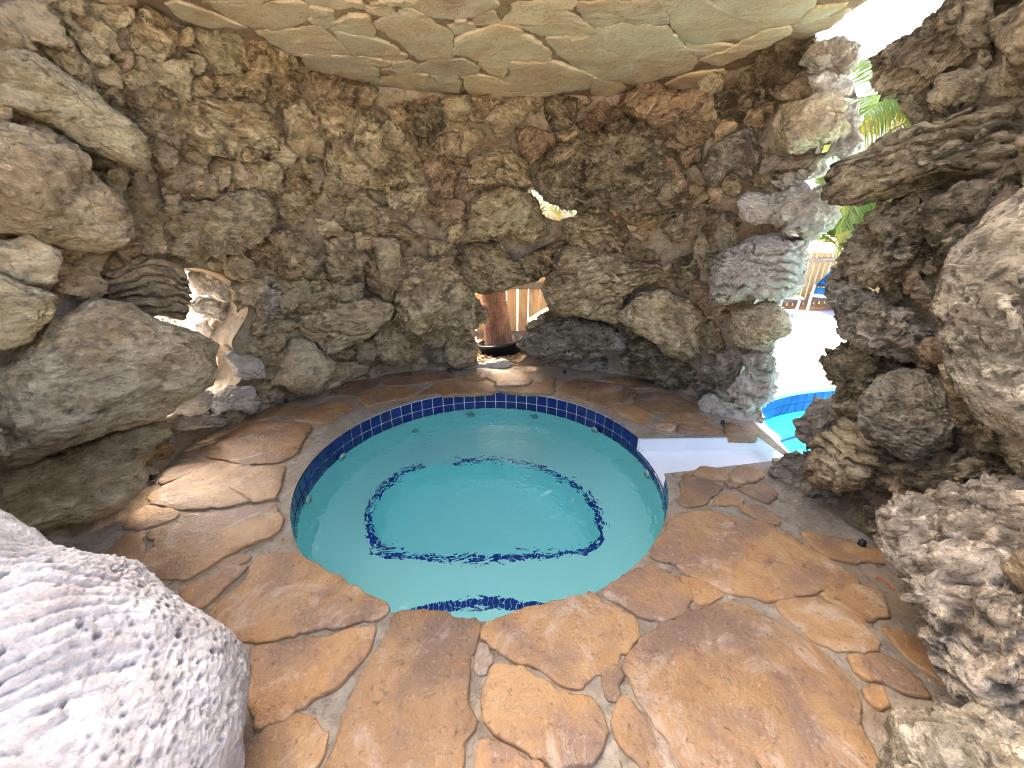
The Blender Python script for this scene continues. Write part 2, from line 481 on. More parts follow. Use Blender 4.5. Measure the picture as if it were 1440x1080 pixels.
# spillway channel corners on its floor
SPZ = -0.125
sp_bl = on_z(926, 631, SPZ)[:2]; sp_br = on_z(1056, 633, SPZ)[:2]; sp_fr = on_z(1096, 664, SPZ)[:2]; sp_fl = on_z(957, 690, SPZ)[:2]
def ang_of(p): return math.atan2(p[1] - SPA_C[1], p[0] - SPA_C[0])
a_b, a_f = ang_of(sp_bl), ang_of(sp_fl)       # back and front end of the gap in the rim
hole = []
for k in range(160):                            # around the spa except the gap
    a = a_b + (2 * math.pi - (a_b - a_f)) * k / 159
    hole.append((SPA_C[0] + (SPA_R - 0.012) * math.cos(a), SPA_C[1] + (SPA_R - 0.012) * math.sin(a)))
hole += [tuple(sp_fr + (0.02, -0.02)), tuple(sp_br + (0.02, 0.0))]
FOOT2 = list(FOOT)
terrace = fill_loops('flagstone_terrace', [FOOT2, hole], -0.002, M['bed_mortar'])
tag(terrace, kind='structure')

# ------------------------------------------------------------------ flagstones
def flag(poly3, name, mat, parent, up, thick, seed, rough=0.012, drop=0.0, relief=0.004, grow=0.014, bevmax=0.007):
    """One irregular flat stone on the plane of poly3: rough edge, rounded rim, real thickness."""
    rs = np.random.RandomState(seed)
    P = np.asarray(poly3, float)
    per = np.linalg.norm(np.roll(P, -1, 0) - P, axis=1)
    n = int(np.clip(per.sum() / 0.022, 28, 220))
    cum = np.concatenate([[0], np.cumsum(per)])
    t = np.linspace(0, cum[-1], n, endpoint=False)
    E = np.empty((n, 3)); Q = np.vstack([P, P[:1]])
    for k in range(3): E[:, k] = np.interp(t, cum, Q[:, k])
    E = 0.12 * np.roll(E, 1, 0) + 0.76 * E + 0.12 * np.roll(E, -1, 0)
    c = E.mean(0)
    nz = fbm(E * 9.0 + seed, 3, seed, 0.6) + fbm(E * 34.0 + seed, 2, seed + 2) * 0.45
    d = E - c; d /= np.linalg.norm(d, axis=1)[:, None] + 1e-9
    tg = np.roll(E, -1, 0) - np.roll(E, 1, 0); nr_ = np.stack([tg[:, 1], -tg[:, 0], 0 * tg[:, 0]], -1); nr_ /= np.linalg.norm(nr_, axis=1)[:, None] + 1e-9
    if (nr_ * d).sum() < 0: nr_ = -nr_
    d = nr_
    E = E + d * (nz * rough * 1.6 + grow)[:, None]
    upv = np.array([0, 0, float(up)])
    tilt = rs.uniform(-1, 1) * 0.004
    size = min(np.ptp(E[:, 0]), np.ptp(E[:, 1]))
    bev = min(bevmax, size * 0.10)
    rings = [(0.0, -0.02 - drop), (0.0, thick * 0.45), (bev * 0.45, thick * 0.85), (bev * 1.3, thick)]
    V = []
    for off, h in rings:
        V.append(E - d * off + upv * h)
    for fct in (0.82, 0.6, 0.38, 0.16):
        V.append(c + (V[3] - upv * thick - c) * fct + upv * thick)
    V = np.concatenate(V + [np.array([c + upv * thick])])
    top = np.arange(len(V)) >= 2 * n
    rl = fbm(V * 6.5 + 3.1 * seed, 4, seed + 5, 0.55) * relief * 2.4 + fbm(V * 30 + seed, 3, seed + 9) * relief * 0.7
    V[top] += upv * (rl[top] + tilt)[:, None]
    Fq = []
    nr = len(rings) + 4
    for r in range(nr - 1):
        i = np.arange(n); j = (i + 1) % n
        Fq.append(np.stack([r * n + i, r * n + j, (r + 1) * n + j, (r + 1) * n + i], -1))
    Fq = np.concatenate(Fq)
    i = np.arange(n); j = (i + 1) % n
    cap = np.stack([(nr - 1) * n + i, (nr - 1) * n + j, np.full(n, nr * n), np.full(n, nr * n)], -1)
    me = bpy.data.meshes.new(name)
    faces = [tuple(q) for q in Fq.tolist()] + [tuple(q[:3]) for q in cap.tolist()]
    V = V - c
    me.from_pydata(V.tolist(), [], faces)
    for p in me.polygons: p.use_smooth = True
    me.update()
    b_ = bmesh.new(); b_.from_mesh(me); bmesh.ops.recalc_face_normals(b_, faces=b_.faces); b_.to_mesh(me); b_.free()
    return link(name, me, mat, parent, c)

FL = []
def fl(ox, oy, s, *polys):
    for p in polys: FL.append(crop(ox, oy, s, p))
fl(160, 520, 3.6,
   '600 318 740 270 840 265 1005 288 960 340 925 425 850 470 700 480 580 465 480 440 500 390',
   '500 472 690 497 868 492 845 545 842 595 815 655 700 668 560 690 430 702 330 712 200 678 172 652 245 602 360 545',
   '340 490 440 478 490 482 350 540 242 588 230 570 270 520',
   '810 687 838 760 838 818 720 876 600 928 500 975 380 1055 150 1050 130 960 200 930 215 860 190 828 300 792 450 745 650 712',
   '160 695 320 725 330 745 140 815 60 800 90 730', '60 835 130 832 140 890 110 985 0 1000 -60 950',
   '560 972 688 928 692 952 565 1002',
   '592 272 720 247 728 256 600 308', '690 240 800 195 950 180 995 190 900 224 740 250',
   '838 240 960 206 1080 170 1180 170 1210 200 1120 250 1080 275 960 265', '412 362 560 316 588 322 520 350 440 375')
fl(200, 780, 3.6,
   '600 22 780 0 880 70 1000 130 1120 200 1230 270 1228 305 1180 328 1060 350 900 366 780 402 650 432 565 448 440 400 345 312 425 245 545 112',
   '200 172 420 84 520 72 430 150 310 265 270 280',
   '572 492 720 474 900 430 1060 396 1180 370 1186 402 1130 488 1065 580 1000 655 900 735 800 770 640 862 560 915 580 800 550 700 575 600',
   '685 872 760 838 868 852 922 912 900 1000 868 1090 640 1200 500 1200 525 1050 605 950')
fl(480, 720, 3,
   '232 434 380 428 480 462 568 466 576 500 552 580 522 600 518 700 534 800 552 900 505 960 495 1090 455 1300 200 1300 -50 1090 8 900 68 745 158 605 206 515',
   '614 484 720 438 860 402 1040 356 1098 378 1196 432 1252 490 1206 578 1135 645 1000 732 930 724 800 634 680 592 645 560 608 530',
   '597 562 650 602 636 640 574 686 568 620', '642 654 740 670 850 726 940 776 1036 806 1084 852 1104 950 1094 1008 1036 1054 900 1068 780 994 655 926 606 870 598 750',
   '584 966 640 976 718 1026 845 1076 895 1200 560 1250 574 1080', '1114 348 1210 272 1308 222 1396 292 1464 338 1468 372 1440 420 1366 466 1290 446 1180 398',
   '1108 692 1162 662 1166 786 1132 786', '1192 794 1278 874 1376 994 1436 1082 1426 1200 1282 1080 1186 1000 1138 900')
fl(900, 640, 3.6, '64 520 92 442 150 362 200 302 330 292 500 342 620 352 780 434 900 514 1000 574 1105 640 1056 666 900 686 750 716 620 740 480 696 350 646 230 596 200 556 95 532',
   '208 622 330 664 410 704 302 758 258 718',
   '215 150 228 110 330 130 408 160 388 200 330 238 250 268 215 250', '362 258 410 204 480 204 520 235 488 253', '502 262 620 272 716 348 700 356 560 308', '510 182 640 166 688 200 648 248 560 208')
fl(0, 0, 1, '877 938 907 906 942 881 968 864 1000 854 1035 852 1070 867 1105 887 1140 912 1174 940 1198 968 1208 993 1198 1020 1218 1047 1238 1083 1248 1150 1000 1150 962 1073 917 1013')
fl(960, 720, 3, '384 394 560 370 640 394 748 464 826 542 816 586 640 580 560 536 462 460', '584 352 700 324 818 334 856 440 770 456 662 400',
   '504 94 640 114 760 144 846 184 836 212 680 202 622 196 562 160', '834 484 960 524 1080 594 1180 694 1236 790 1160 766 1032 676 942 606 884 550',
   '734 624 858 624 976 694 1034 778 930 756 822 711 744 688', '774 744 838 739 856 810 820 826 784 790')
fl(820, 520, 4.8, '680 722 800 667 978 672 983 720 966 762 880 738 770 718', '1012 682 1180 672 1198 720 1150 768 1060 768 1008 740', '972 774 1048 782 1038 803 977 790',
   '0 64 180 113 326 162 316 200 180 248 60 220 0 195', '362 172 500 154 640 184 758 252 768 288 640 298 480 287 352 230', '130 54 300 63 420 93 478 130 350 128 200 90',
   '172 264 330 244 436 292 474 320 400 372 300 325', '542 312 780 302 868 350 720 358 582 348')
fl(460, 500, 3.273, '0 187 100 113 220 84 370 74 388 95 250 113 215 148 130 185', '140 192 240 153 360 148 416 166 388 194 250 216 192 238',
   '252 127 420 93 578 84 588 100 480 123 400 133 280 143', '424 188 470 153 500 133 620 113 756 127 770 160 756 174 600 180', '622 101 650 92 728 88 738 104 700 111',
   '742 110 800 88 900 83 936 110 926 138 790 143 782 126', '794 163 940 148 1030 104 1056 108 1032 130 1046 165 1026 180 900 175',
   '1064 170 1092 132 1150 118 1300 133 1424 166 1376 208 1280 236 1130 197', '1250 112 1400 112 1438 148 1350 133')
for i, poly in enumerate(FL):
    P3 = [on_z(x, y, 0.0) for x, y in poly]
    flag(P3, 'flagstone', M['flag'], terrace, 1, 0.013, 100 + i, rough=0.014, relief=0.003)
# three thicker stones along the edge of the spillway
for i, p in enumerate(('640 372 850 367 936 420 896 446 640 428', '952 374 1100 372 1188 430 1178 452 962 448', '482 372 600 362 626 400 596 420 492 398')):
    P3 = [on_z(x, y, 0.0) for x, y in crop(820, 520, 4.8, p)]
    flag(P3, 'edge_flagstone', M['flag'], terrace, 1, 0.02, 300 + i, rough=0.008, drop=0.035, relief=0.008, grow=0.003)

# ------------------------------------------------------------------ hot tub
tub = empty('hot_tub', (SPA_C[0], SPA_C[1], -1.1))
tag(tub, 'round in-ground hot tub with navy waterline tiles and submerged bench', 'hot tub')
INV = -np.array([SPA_C[0], SPA_C[1], -1.1])
def tub_part(name, bm, mat, smooth=False, parent=None):
    bmesh.ops.translate(bm, verts=bm.verts, vec=INV.tolist())
    return bm_obj(name, bm, mat, parent or tub, smooth)
BENCH_Z, FLOOR_Z = -0.56, -0.86
GAP0, GAP1 = a_f, a_b
def in_gap(a):
    return ((a - GAP0) % (2 * math.pi)) < ((GAP1 - GAP0) % (2 * math.pi))
# shell wall behind the tiles, lower at the spillway
bm = bmesh.new()
n = 240
ring_t, ring_b = [], []
for k in range(n):
    a = 2 * math.pi * k / n
    zt = SPZ - 0.006 if in_gap(a) else -0.004
    x, y = SPA_C[0] + SPA_R * math.cos(a), SPA_C[1] + SPA_R * math.sin(a)
    ring_t.append(bm.verts.new((x, y, zt))); ring_b.append(bm.verts.new((x, y, BENCH_Z - 0.02)))
for k in range(n):
    bm.faces.new((ring_t[k], ring_b[k], ring_b[(k + 1) % n], ring_t[(k + 1) % n]))
tub_part('shell', bm, M['grout'], True)
# plaster below the tiles
bm = bmesh.new()
r1 = [bm.verts.new((SPA_C[0] + (SPA_R - 0.008) * math.cos(2 * math.pi * k / n), SPA_C[1] + (SPA_R - 0.008) * math.sin(2 * math.pi * k / n), -0.21)) for k in range(n)]
r2 = [bm.verts.new((SPA_C[0] + (SPA_R - 0.04) * math.cos(2 * math.pi * k / n), SPA_C[1] + (SPA_R - 0.04) * math.sin(2 * math.pi * k / n), BENCH_Z - 0.01)) for k in range(n)]
for k in range(n):
    bm.faces.new((r1[k], r2[k], r2[(k + 1) % n], r1[(k + 1) % n]))
tub_part('inner_wall', bm, M['plaster'], True)
# bench with the D-shaped foot well
WELL = [through_water(x, y, WATER_Z, BENCH_Z)[:2] for x, y in crop(380, 540, 2.4, '335 480 345 420 380 360 440 308 520 280 625 268 740 257 860 272 960 307 1040 357 1090 420 1112 480 1106 525 1070 558 980 576 850 584 700 586 560 586 460 582 390 568 350 538')]
WELL = smooth_loop(WELL, 120)
bench = fill_loops('bench', [circ(SPA_R - 0.03), WELL], BENCH_Z, M['plaster'])
bench.data.transform(Matrix.Translation(INV.tolist())); bench.parent = tub
wc = WELL.mean(0)
bm = bmesh.new()
prof = [(1.0, BENCH_Z + 0.0), (0.985, BENCH_Z - 0.03), (0.95, FLOOR_Z + 0.10), (0.90, FLOOR_Z + 0.02), (0.80, FLOOR_Z)]
prev = None
for s_, z_ in prof:
    cur = [bm.verts.new((wc[0] + (p[0] - wc[0]) * s_, wc[1] + (p[1] - wc[1]) * s_, z_)) for p in WELL]
    if prev:
        for k in range(len(cur)):
            bm.faces.new((prev[k], prev[(k + 1) % len(cur)], cur[(k + 1) % len(cur)], cur[k]))
    prev = cur
bm.faces.new(prev)
bmesh.ops.recalc_face_normals(bm, faces=bm.faces)
tub_part('foot_well', bm, M['floor_plaster'], True)
def strip(name, line, width, z, mat, skip=None, closed=True, parent=None):
    """A row of small trim tiles along a line on the bench edge."""
    L = np.asarray(line); bm = bmesh.new()
    m = len(L); rngk = range(m if closed else m - 1)
    cen = L.mean(0)
    acc = 0
    for k in rngk:
        a, b = L[k], L[(k + 1) % m]
        if skip is not None and skip(0.5 * (a + b)): continue
        t = (b - a); ln = np.linalg.norm(t); t = t / (ln + 1e-9)
        nrm = np.array([-t[1], t[0]])
        cs = [a - nrm * width / 2 + t * 0.002, b - nrm * width / 2 - t * 0.002, b + nrm * width / 2 - t * 0.002, a + nrm * width / 2 + t * 0.002]
        vs0 = [bm.verts.new((c[0], c[1], z)) for c in cs]; vs1 = [bm.verts.new((c[0], c[1], z + 0.008)) for c in cs]
        bm.faces.new(vs1)
        for q in range(4): bm.faces.new((vs0[q], vs0[(q + 1) % 4], vs1[(q + 1) % 4], vs1[q]))
    bmesh.ops.recalc_face_normals(bm, faces=bm.faces)
    return tub_part(name, bm, mat, False, parent)
gp0 = through_water(593, 655, WATER_Z, BENCH_Z)[0]; gp1 = through_water(636, 652, WATER_Z, BENCH_Z)[0]
rim_line = smooth_loop(wc + (WELL - wc) * 1.012, 84)
strip('bench_trim', rim_line, 0.034, BENCH_Z + 0.001, M['trim'], skip=lambda p: gp0 < p[0] < gp1 and p[1] > wc[1], parent=bench)
# entry step on the near side
STEP_Z = -0.37
arc = [through_water(x, y, WATER_Z, STEP_Z)[:2] for x, y in crop(380, 540, 2.4, '300 830 420 772 540 745 640 728 740 721 850 733 970 748 1080 790')]
arc = smooth_loop(arc, 40, closed=False)
a0, a1 = ang_of(arc[0]), ang_of(arc[-1])
near = [np.array([SPA_C[0] + (SPA_R - 0.03) * math.cos(a), SPA_C[1] + (SPA_R - 0.03) * math.sin(a)]) for a in np.linspace(a1, a0, 40)]
bm = bmesh.new()
outl = list(arc) + near
t_ = [bm.verts.new((p[0], p[1], STEP_Z)) for p in outl]; b_ = [bm.verts.new((p[0], p[1], BENCH_Z)) for p in outl]
bm.faces.new(t_)
for k in range(len(outl)):
    bm.faces.new((t_[k], b_[k], b_[(k + 1) % len(outl)], t_[(k + 1) % len(outl)]))
bmesh.ops.recalc_face_normals(bm, faces=bm.faces)
estep = tub_part('entry_step', bm, M['plaster'])
strip('step_trim', arc - np.array([0, 0.03]), 0.055, STEP_Z + 0.001, M['trim'], closed=False, parent=estep)
# waterline tiles, two rows, each its own piece
TS = 0.1; NT = int(round(2 * math.pi * SPA_R / (TS + 0.004)))
def tile_mesh(w, h, d=0.01):
    bm = bmesh.new(); bm_box(bm, (0, 0, 0), (w, d, h))
    bmesh.ops.bevel(bm, geom=list(bm.edges), offset=0.002, segments=1, affect='EDGES')
    me = bpy.data.meshes.new('tile'); bm.to_mesh(me); bm.free(); return me
tw = 2 * math.pi * SPA_R / NT - 0.009
tme = tile_mesh(tw, 0.092); tme.materials.append(M['tile'])
for k in range(NT):
    a = 2 * math.pi * (k + 0.5) / NT
    for row in range(2):
        if row == 0 and in_gap(a): continue
        o = link('waterline_tile', tme, None, tub)
        r_ = SPA_R - 0.006
        zc = -0.06 - row * 0.1
        o.location = (r_ * math.cos(a), r_ * math.sin(a), zc + 1.1)
        o.rotation_euler = (0, 0, a + math.pi / 2)
# jets
jm = bmesh.new()
bm_lathe(jm, [(0.0, 0.004), (0.016, 0.004), (0.018, 0.014), (0.030, 0.014), (0.038, 0.008), (0.040, 0.0)], 24)
bmesh.ops.recalc_face_normals(jm, faces=jm.faces)
jme = bpy.data.meshes.new('jet'); jm.to_mesh(jme); jm.free(); jme.materials.append(plain('jet_grey', (0.32, 0.48, 0.42), 0.5))
for jx, jy in ((90, 397), (243, 247), (490, 157), (677, 103), (890, 110), (1105, 150), (1280, 305)):
    px, py = 380 + jx / 2.4, 540 + jy / 2.4
    best = None
    for zz in np.arange(WATER_Z - 0.02, BENCH_Z, -0.005):
        p = through_water(px, py, WATER_Z, zz)
        if np.hypot(*(p[:2] - SPA_C)) >= SPA_R - 0.035 or zz < BENCH_Z + 0.01:
            best = p; break
    if best is None: best = through_water(px, py, WATER_Z, BENCH_Z + 0.01)
    d2 = best[:2] - SPA_C; a = math.atan2(d2[1], d2[0])
    o = link('jet', jme, None, tub)
    rr = min(np.hypot(*d2), SPA_R - 0.032)
    o.location = (rr * math.cos(a), rr * math.sin(a), best[2] + 1.1)
    if rr > SPA_R - 0.06:
        o.rotation_euler = (0, R(-85), a)
# spillway: white plastered channel towards the pool
bm = bmesh.new()
bl = np.array([SPA_C[0] + (SPA_R + 0.0) * math.cos(a_b), SPA_C[1] + (SPA_R + 0.0) * math.sin(a_b)])
rim = [np.array([SPA_C[0] + (SPA_R - 0.012) * math.cos(a), SPA_C[1] + (SPA_R - 0.012) * math.sin(a)]) for a in np.linspace(a_b, a_f - 0.06, 16)]
fr = np.array([max(sp_fr[0], 2.06) + 0.02, sp_fr[1] - 0.16]); br = np.array([2.10, sp_br[1]])
floor = [bm.verts.new((p[0], p[1], SPZ)) for p in rim] + [bm.verts.new((p[0], p[1], SPZ)) for p in (rim[-1] + np.array([0.3, -0.1]), fr, br)]
bm.faces.new(floor)
# back wall of the channel with a small top ledge, and the lip towards the pool
def quad(*ps): bm.faces.new([bm.verts.new(tuple(p)) for p in ps])
w0, w1 = rim[0], br
quad((w0[0], w0[1], SPZ), (w1[0], w1[1], SPZ), (w1[0], w1[1] + 0.01, -0.012), (w0[0], w0[1] + 0.01, -0.012))
quad((w0[0], w0[1] + 0.01, -0.012), (w1[0], w1[1] + 0.01, -0.012), (w1[0], w1[1] + 0.25, -0.012), (w0[0], w0[1] + 0.25, -0.012))
quad((br[0], br[1], SPZ), (fr[0], fr[1], SPZ), (fr[0] + 0.02, fr[1], -0.5), (br[0] + 0.02, br[1], -0.5))
quad((br[0], br[1], SPZ), (br[0] + 0.02, br[1], -0.5), (br[0] + 0.05, br[1] + 0.3, -0.5), (br[0] + 0.03, br[1] + 0.3, -0.012))
# rim block at the end of the tiles
bm_box(bm, (bl[0] + 0.02, bl[1] - 0.008, (SPZ - 0.012) / 2 - 0.004), (0.045, 0.03, -SPZ - 0.02))
bmesh.ops.recalc_face_normals(bm, faces=bm.faces)
tub_part('spillway', bm, M['white_plaster'])
# water of the tub
NW = 200
bm = bmesh.new()
bm.faces.new([bm.verts.new((SPA_C[0] + (SPA_R - 0.004) * math.cos(2 * math.pi * k / NW), SPA_C[1] + (SPA_R - 0.004) * math.sin(2 * math.pi * k / NW), WATER_Z)) for k in range(NW)])
tag(bm_obj('tub_water', bm, M['spa_water']), kind='structure')

# ------------------------------------------------------------------ swimming pool
pool = empty('swimming_pool', (3.6, 2.0, -1.3))
tag(pool, 'sunlit swimming pool beyond the rock opening with blue waterline tiles', 'pool')
PI_ = np.array([-3.6, -2.0, 1.3])
def pool_part(name, bm, mat, smooth=False):
    bmesh.ops.translate(bm, verts=bm.verts, vec=PI_.tolist())
    return bm_obj(name, bm, mat, pool, smooth)
POOL_WZ = -0.19
def offs(loop, d):
    L = np.asarray(loop); t = np.roll(L, -1, 0) - np.roll(L, 1, 0); t /= np.linalg.norm(t, axis=1)[:, None]
    nrm = np.stack([t[:, 1], -t[:, 0]], -1)
    if np.dot((L.mean(0) - L[0]), nrm[0]) < 0: nrm = -nrm
    return L + nrm * d
bm = bmesh.new()
L0 = POOL; L1 = offs(POOL, 0.05)
tv = [bm.verts.new((p[0], p[1], -0.32 if (p[0] < 2.3 and sp_fr[1] - 0.3 < p[1] < sp_br[1] + 0.03) else -0.006)) for p in L0]; bv = [bm.verts.new((p[0], p[1], -1.1)) for p in L1]
for k in range(len(L0)): bm.faces.new((tv[k], bv[k], bv[(k + 1) % len(L0)], tv[(k + 1) % len(L0)]))
bm.faces.new(bv)
bmesh.ops.recalc_face_normals(bm, faces=bm.faces)
pool_part('basin', bm, M['pool_plaster'], False)
# coping along the far side
bm = bmesh.new()
Lo = offs(POOL, -0.28); Li = offs(POOL, 0.02)
prof = [(Lo, -0.002), (Lo, 0.012), (Li, 0.012), (Li, -0.03)]
cols_ = [[bm.verts.new((p[0], p[1], z)) for p in L] for L, z in prof]
sel = [k for k in range(len(L0)) if L0[k][1] > 2.9 or L0[k][0] > 3.2]
for r_ in range(3):
    for k in sel:
        k2 = (k + 1) % len(L0)
        bm.faces.new((cols_[r_][k], cols_[r_][k2], cols_[r_ + 1][k2], cols_[r_ + 1][k]))
bmesh.ops.recalc_face_normals(bm, faces=bm.faces)
pool_part('coping', bm, plain('coping_plaster', (0.66, 0.70, 0.72), 0.7, 0.3, 0, 0.06, 6, 0.3, 50), True)
# waterline tiles along the far wall
seglen = np.linalg.norm(np.roll(POOL, -1, 0) - POOL, axis=1); cum = np.concatenate([[0], np.cumsum(seglen)])
Qp = np.vstack([POOL, POOL[:1]])
pm = tile_mesh(0.0975, 0.0975); pm.materials.append(M['pool_tile'])
s_ = 0.05
while s_ < cum[-1]:
    xa, ya = np.interp(s_ - 0.05, cum, Qp[:, 0]), np.interp(s_ - 0.05, cum, Qp[:, 1]); x2, y2 = np.interp(s_ + 0.05, cum, Qp[:, 0]), np.interp(s_ + 0.05, cum, Qp[:, 1])
    x, y = 0.5 * (xa + x2), 0.5 * (ya + y2)
    ti = np.array([y2 - ya, -(x2 - xa)]); ti /= np.linalg.norm(ti)
    if np.dot(ti, POOL.mean(0) - np.array([x, y])) < 0: ti = -ti
    x, y = np.array([x, y]) + ti * 0.012
    if y > 2.95 and x < 5.0:
        for row in range(2):
            o = link('waterline_tile', pm, None, pool)
            o.location = (x + PI_[0], y + PI_[1], -0.078 - row * 0.102 + PI_[2]); o.rotation_euler = (0, 0, math.atan2(y2 - ya, x2 - xa))
    s_ += 0.102
# underwater step edge seen as a dark line
bm = bmesh.new()
le = [through_water(x, y, POOL_WZ, -0.5)[:2] for x, y in ((1040, 612), (1090, 600), (1130, 589), (1180, 580), (1240, 575))]
le = smooth_loop(le, 24, closed=False)
q0 = [bm.verts.new((p[0], p[1], -0.5)) for p in le]; q1 = [bm.verts.new((p[0], p[1] - 0.035, -0.5)) for p in le]
for k in range(len(le) - 1): bm.faces.new((q0[k], q1[k], q1[k + 1], q0[k + 1]))
pool_part('step_trim', bm, M['pool_tile'])
bm = bmesh.new()
st = [(p[0], p[1] - 0.02) for p in le] + [tuple(p) for p in offs(POOL, 0.03) if p[1] > 2.7 and p[0] > 2.0 and p[0] < 4.3][::-1]
a_ = [bm.verts.new((p[0], p[1], -0.505)) for p in le]; far = [bm.verts.new((p[0] + 0.2, p[1] + 1.2, -0.505)) for p in le]
c_ = [bm.verts.new((p[0], p[1], -1.1)) for p in le]
for k in range(len(le) - 1):
    bm.faces.new((a_[k], a_[k + 1], far[k + 1], far[k])); bm.faces.new((a_[k], c_[k], c_[k + 1], a_[k + 1]))
pool_part('pool_step', bm, M['pool_plaster'])
bm = bmesh.new()
bm.faces.new([bm.verts.new((p[0], p[1], POOL_WZ)) for p in POOL])
bm.normal_update()
if bm.faces[:][0].normal.z < 0: bmesh.ops.reverse_faces(bm, faces=bm.faces[:])
tag(bm_obj('pool_water', bm, M['pool_water']), kind='structure')

# ------------------------------------------------------------------ roof slab with flagstones on its underside
ROOF_Z = 2.58
roof = empty('grotto_roof', (0, 2.6, ROOF_Z))
tag(roof, 'overhanging stone roof slab with pale flagstones set in its underside', 'roof')
RO = smooth_loop([(1.80, 2.1), (1.87, 2.4), (1.86, 2.95), (1.80, 3.5), (1.3, 4.2), (0.2, 4.55), (-1.0, 4.3), (-1.8, 3.8), (-2.25, 3.0), (-2.35, 2.4), (-2.2, 2.12), (-1.2, 2.05), (0.3, 2.15), (1.2, 2.08)], 140)  # unseen front edge made up, cut short to let more sky light in
nz = fbm(np.c_[RO * 4.0, np.zeros(len(RO))], 4, 3) * 0.05
RO = RO + (RO - RO.mean(0)) / np.linalg.norm(RO - RO.mean(0), axis=1)[:, None] * nz[:, None]
bm = bmesh.new()
rc = RO.mean(0)
lv = []
for s_, z_ in ((0.97, ROOF_Z), (1.0, ROOF_Z + 0.03), (1.012, ROOF_Z + 0.09), (1.0, ROOF_Z + 0.2), (0.96, ROOF_Z + 0.24)):
    lv.append([bm.verts.new((rc[0] + (p[0] - rc[0]) * s_, rc[1] + (p[1] - rc[1]) * s_ - 2.6, z_ - ROOF_Z)) for p in RO])
for r_ in range(len(lv) - 1):
    for k in range(len(RO)): bm.faces.new((lv[r_][k], lv[r_][(k + 1) % len(RO)], lv[r_ + 1][(k + 1) % len(RO)], lv[r_ + 1][k]))
bm.faces.new(lv[0][::-1]); bm.faces.new(lv[-1])
bmesh.ops.recalc_face_normals(bm, faces=bm.faces)
bm_obj('slab', bm, M['roof_mortar'], roof)
RF = []
def rf(ox, oy, s, *polys):
    for p in polys: RF.append(crop(ox, oy, s, p))
rf(200, 0, 2.769,
   '100 15 160 8 260 40 400 100 330 100 220 88 140 58', '230 0 600 0 650 30 655 65 600 90 470 112 420 100 300 40 205 -40 400 -60 620 -50',
   '440 118 560 112 690 105 730 130 815 205 700 214 600 212 540 188', '635 212 800 214 850 240 920 268 915 300 930 330 800 312 640 262',
   '660 20 730 30 745 50 720 95 660 66', '735 80 830 50 880 55 905 138 800 120 735 108', '745 115 880 135 955 160 950 185 920 215 830 205 790 160',
   '905 80 990 55 1080 55 1200 125 1212 200 1200 218 1080 230 1000 160 920 105', '935 190 970 172 1025 212 1015 230 935 225',
   '820 210 900 220 968 240 940 260 880 250', '935 265 975 260 985 280 940 285', '975 240 1040 232 1065 245 1050 282 990 280',
   '935 300 1000 284 1110 286 1082 352 1000 340 930 318', '1130 290 1225 290 1235 330 1230 355 1100 360 1088 350',
   '1065 258 1130 235 1250 228 1305 260 1300 285 1150 285 1060 275', '1245 290 1330 290 1440 320 1510 355 1440 372 1350 378 1270 360',
   '1220 165 1270 125 1380 95 1450 100 1590 200 1592 225 1440 228 1290 228 1218 200',
   '640 -20 860 0 855 20 740 20 650 0', '870 25 940 15 990 45 890 45', '880 8 1040 -5 1046 18 920 12', '1055 10 1130 -40 1350 -40 1380 15 1280 55 1190 70 1120 55',
   '1010 45 1050 25 1110 58 1040 58', '1190 95 1290 85 1292 110 1220 128', '1285 65 1370 40 1400 85 1300 90', '1320 230 1440 235 1400 300 1320 250',
   '1220 70 1265 65 1268 84 1215 88')
rf(720, 0, 2.769,
   '-40 95 10 15 60 10 130 0 280 80 340 105 320 125 180 132 120 138 60 105 0 95', '145 145 210 132 228 152 178 195 140 160', '235 135 290 130 270 148 232 155',
   '262 10 540 0 600 40 610 85 560 95 450 85 420 75 330 105 290 80', '130 -30 240 -20 240 20 200 45 140 10', '550 -30 650 -20 640 20 612 45',
   '185 200 240 160 350 110 430 92 520 92 610 108 660 170 712 222 700 262 600 295 480 320 380 310 290 275 230 240',
   '0 240 120 236 190 240 310 290 300 340 180 350 60 348 -30 345 -20 300', '320 300 420 318 440 340 400 372 310 360',
   '620 70 660 -30 1180 -40 1170 30 1080 85 960 110 880 150 780 158 680 155 640 110', '680 165 850 170 860 190 760 210 715 212 700 195',
   '870 175 970 120 1080 98 1090 120 980 180 820 250 730 232 780 208', '1110 75 1180 25 1300 10 1260 40 1140 80', '1095 95 1200 70 1310 30 1290 60 1200 118 1120 125',
   '600 325 700 280 820 268 850 290 780 335 700 350 590 350', '-140 358 60 352 170 356 140 385 -60 390')
for i, poly in enumerate(RF):
    P3 = np.array([on_z(x, y, ROOF_Z) for x, y in poly])
    c = P3.mean(0); P3 = c + (P3 - c) * 1.015
    o = flag(P3 - np.array([0, 2.6, ROOF_Z]), 'flagstone', M['roof_flag'], roof, -1, 0.012, 500 + i, rough=0.016, relief=0.004, grow=0.010, bevmax=0.005)
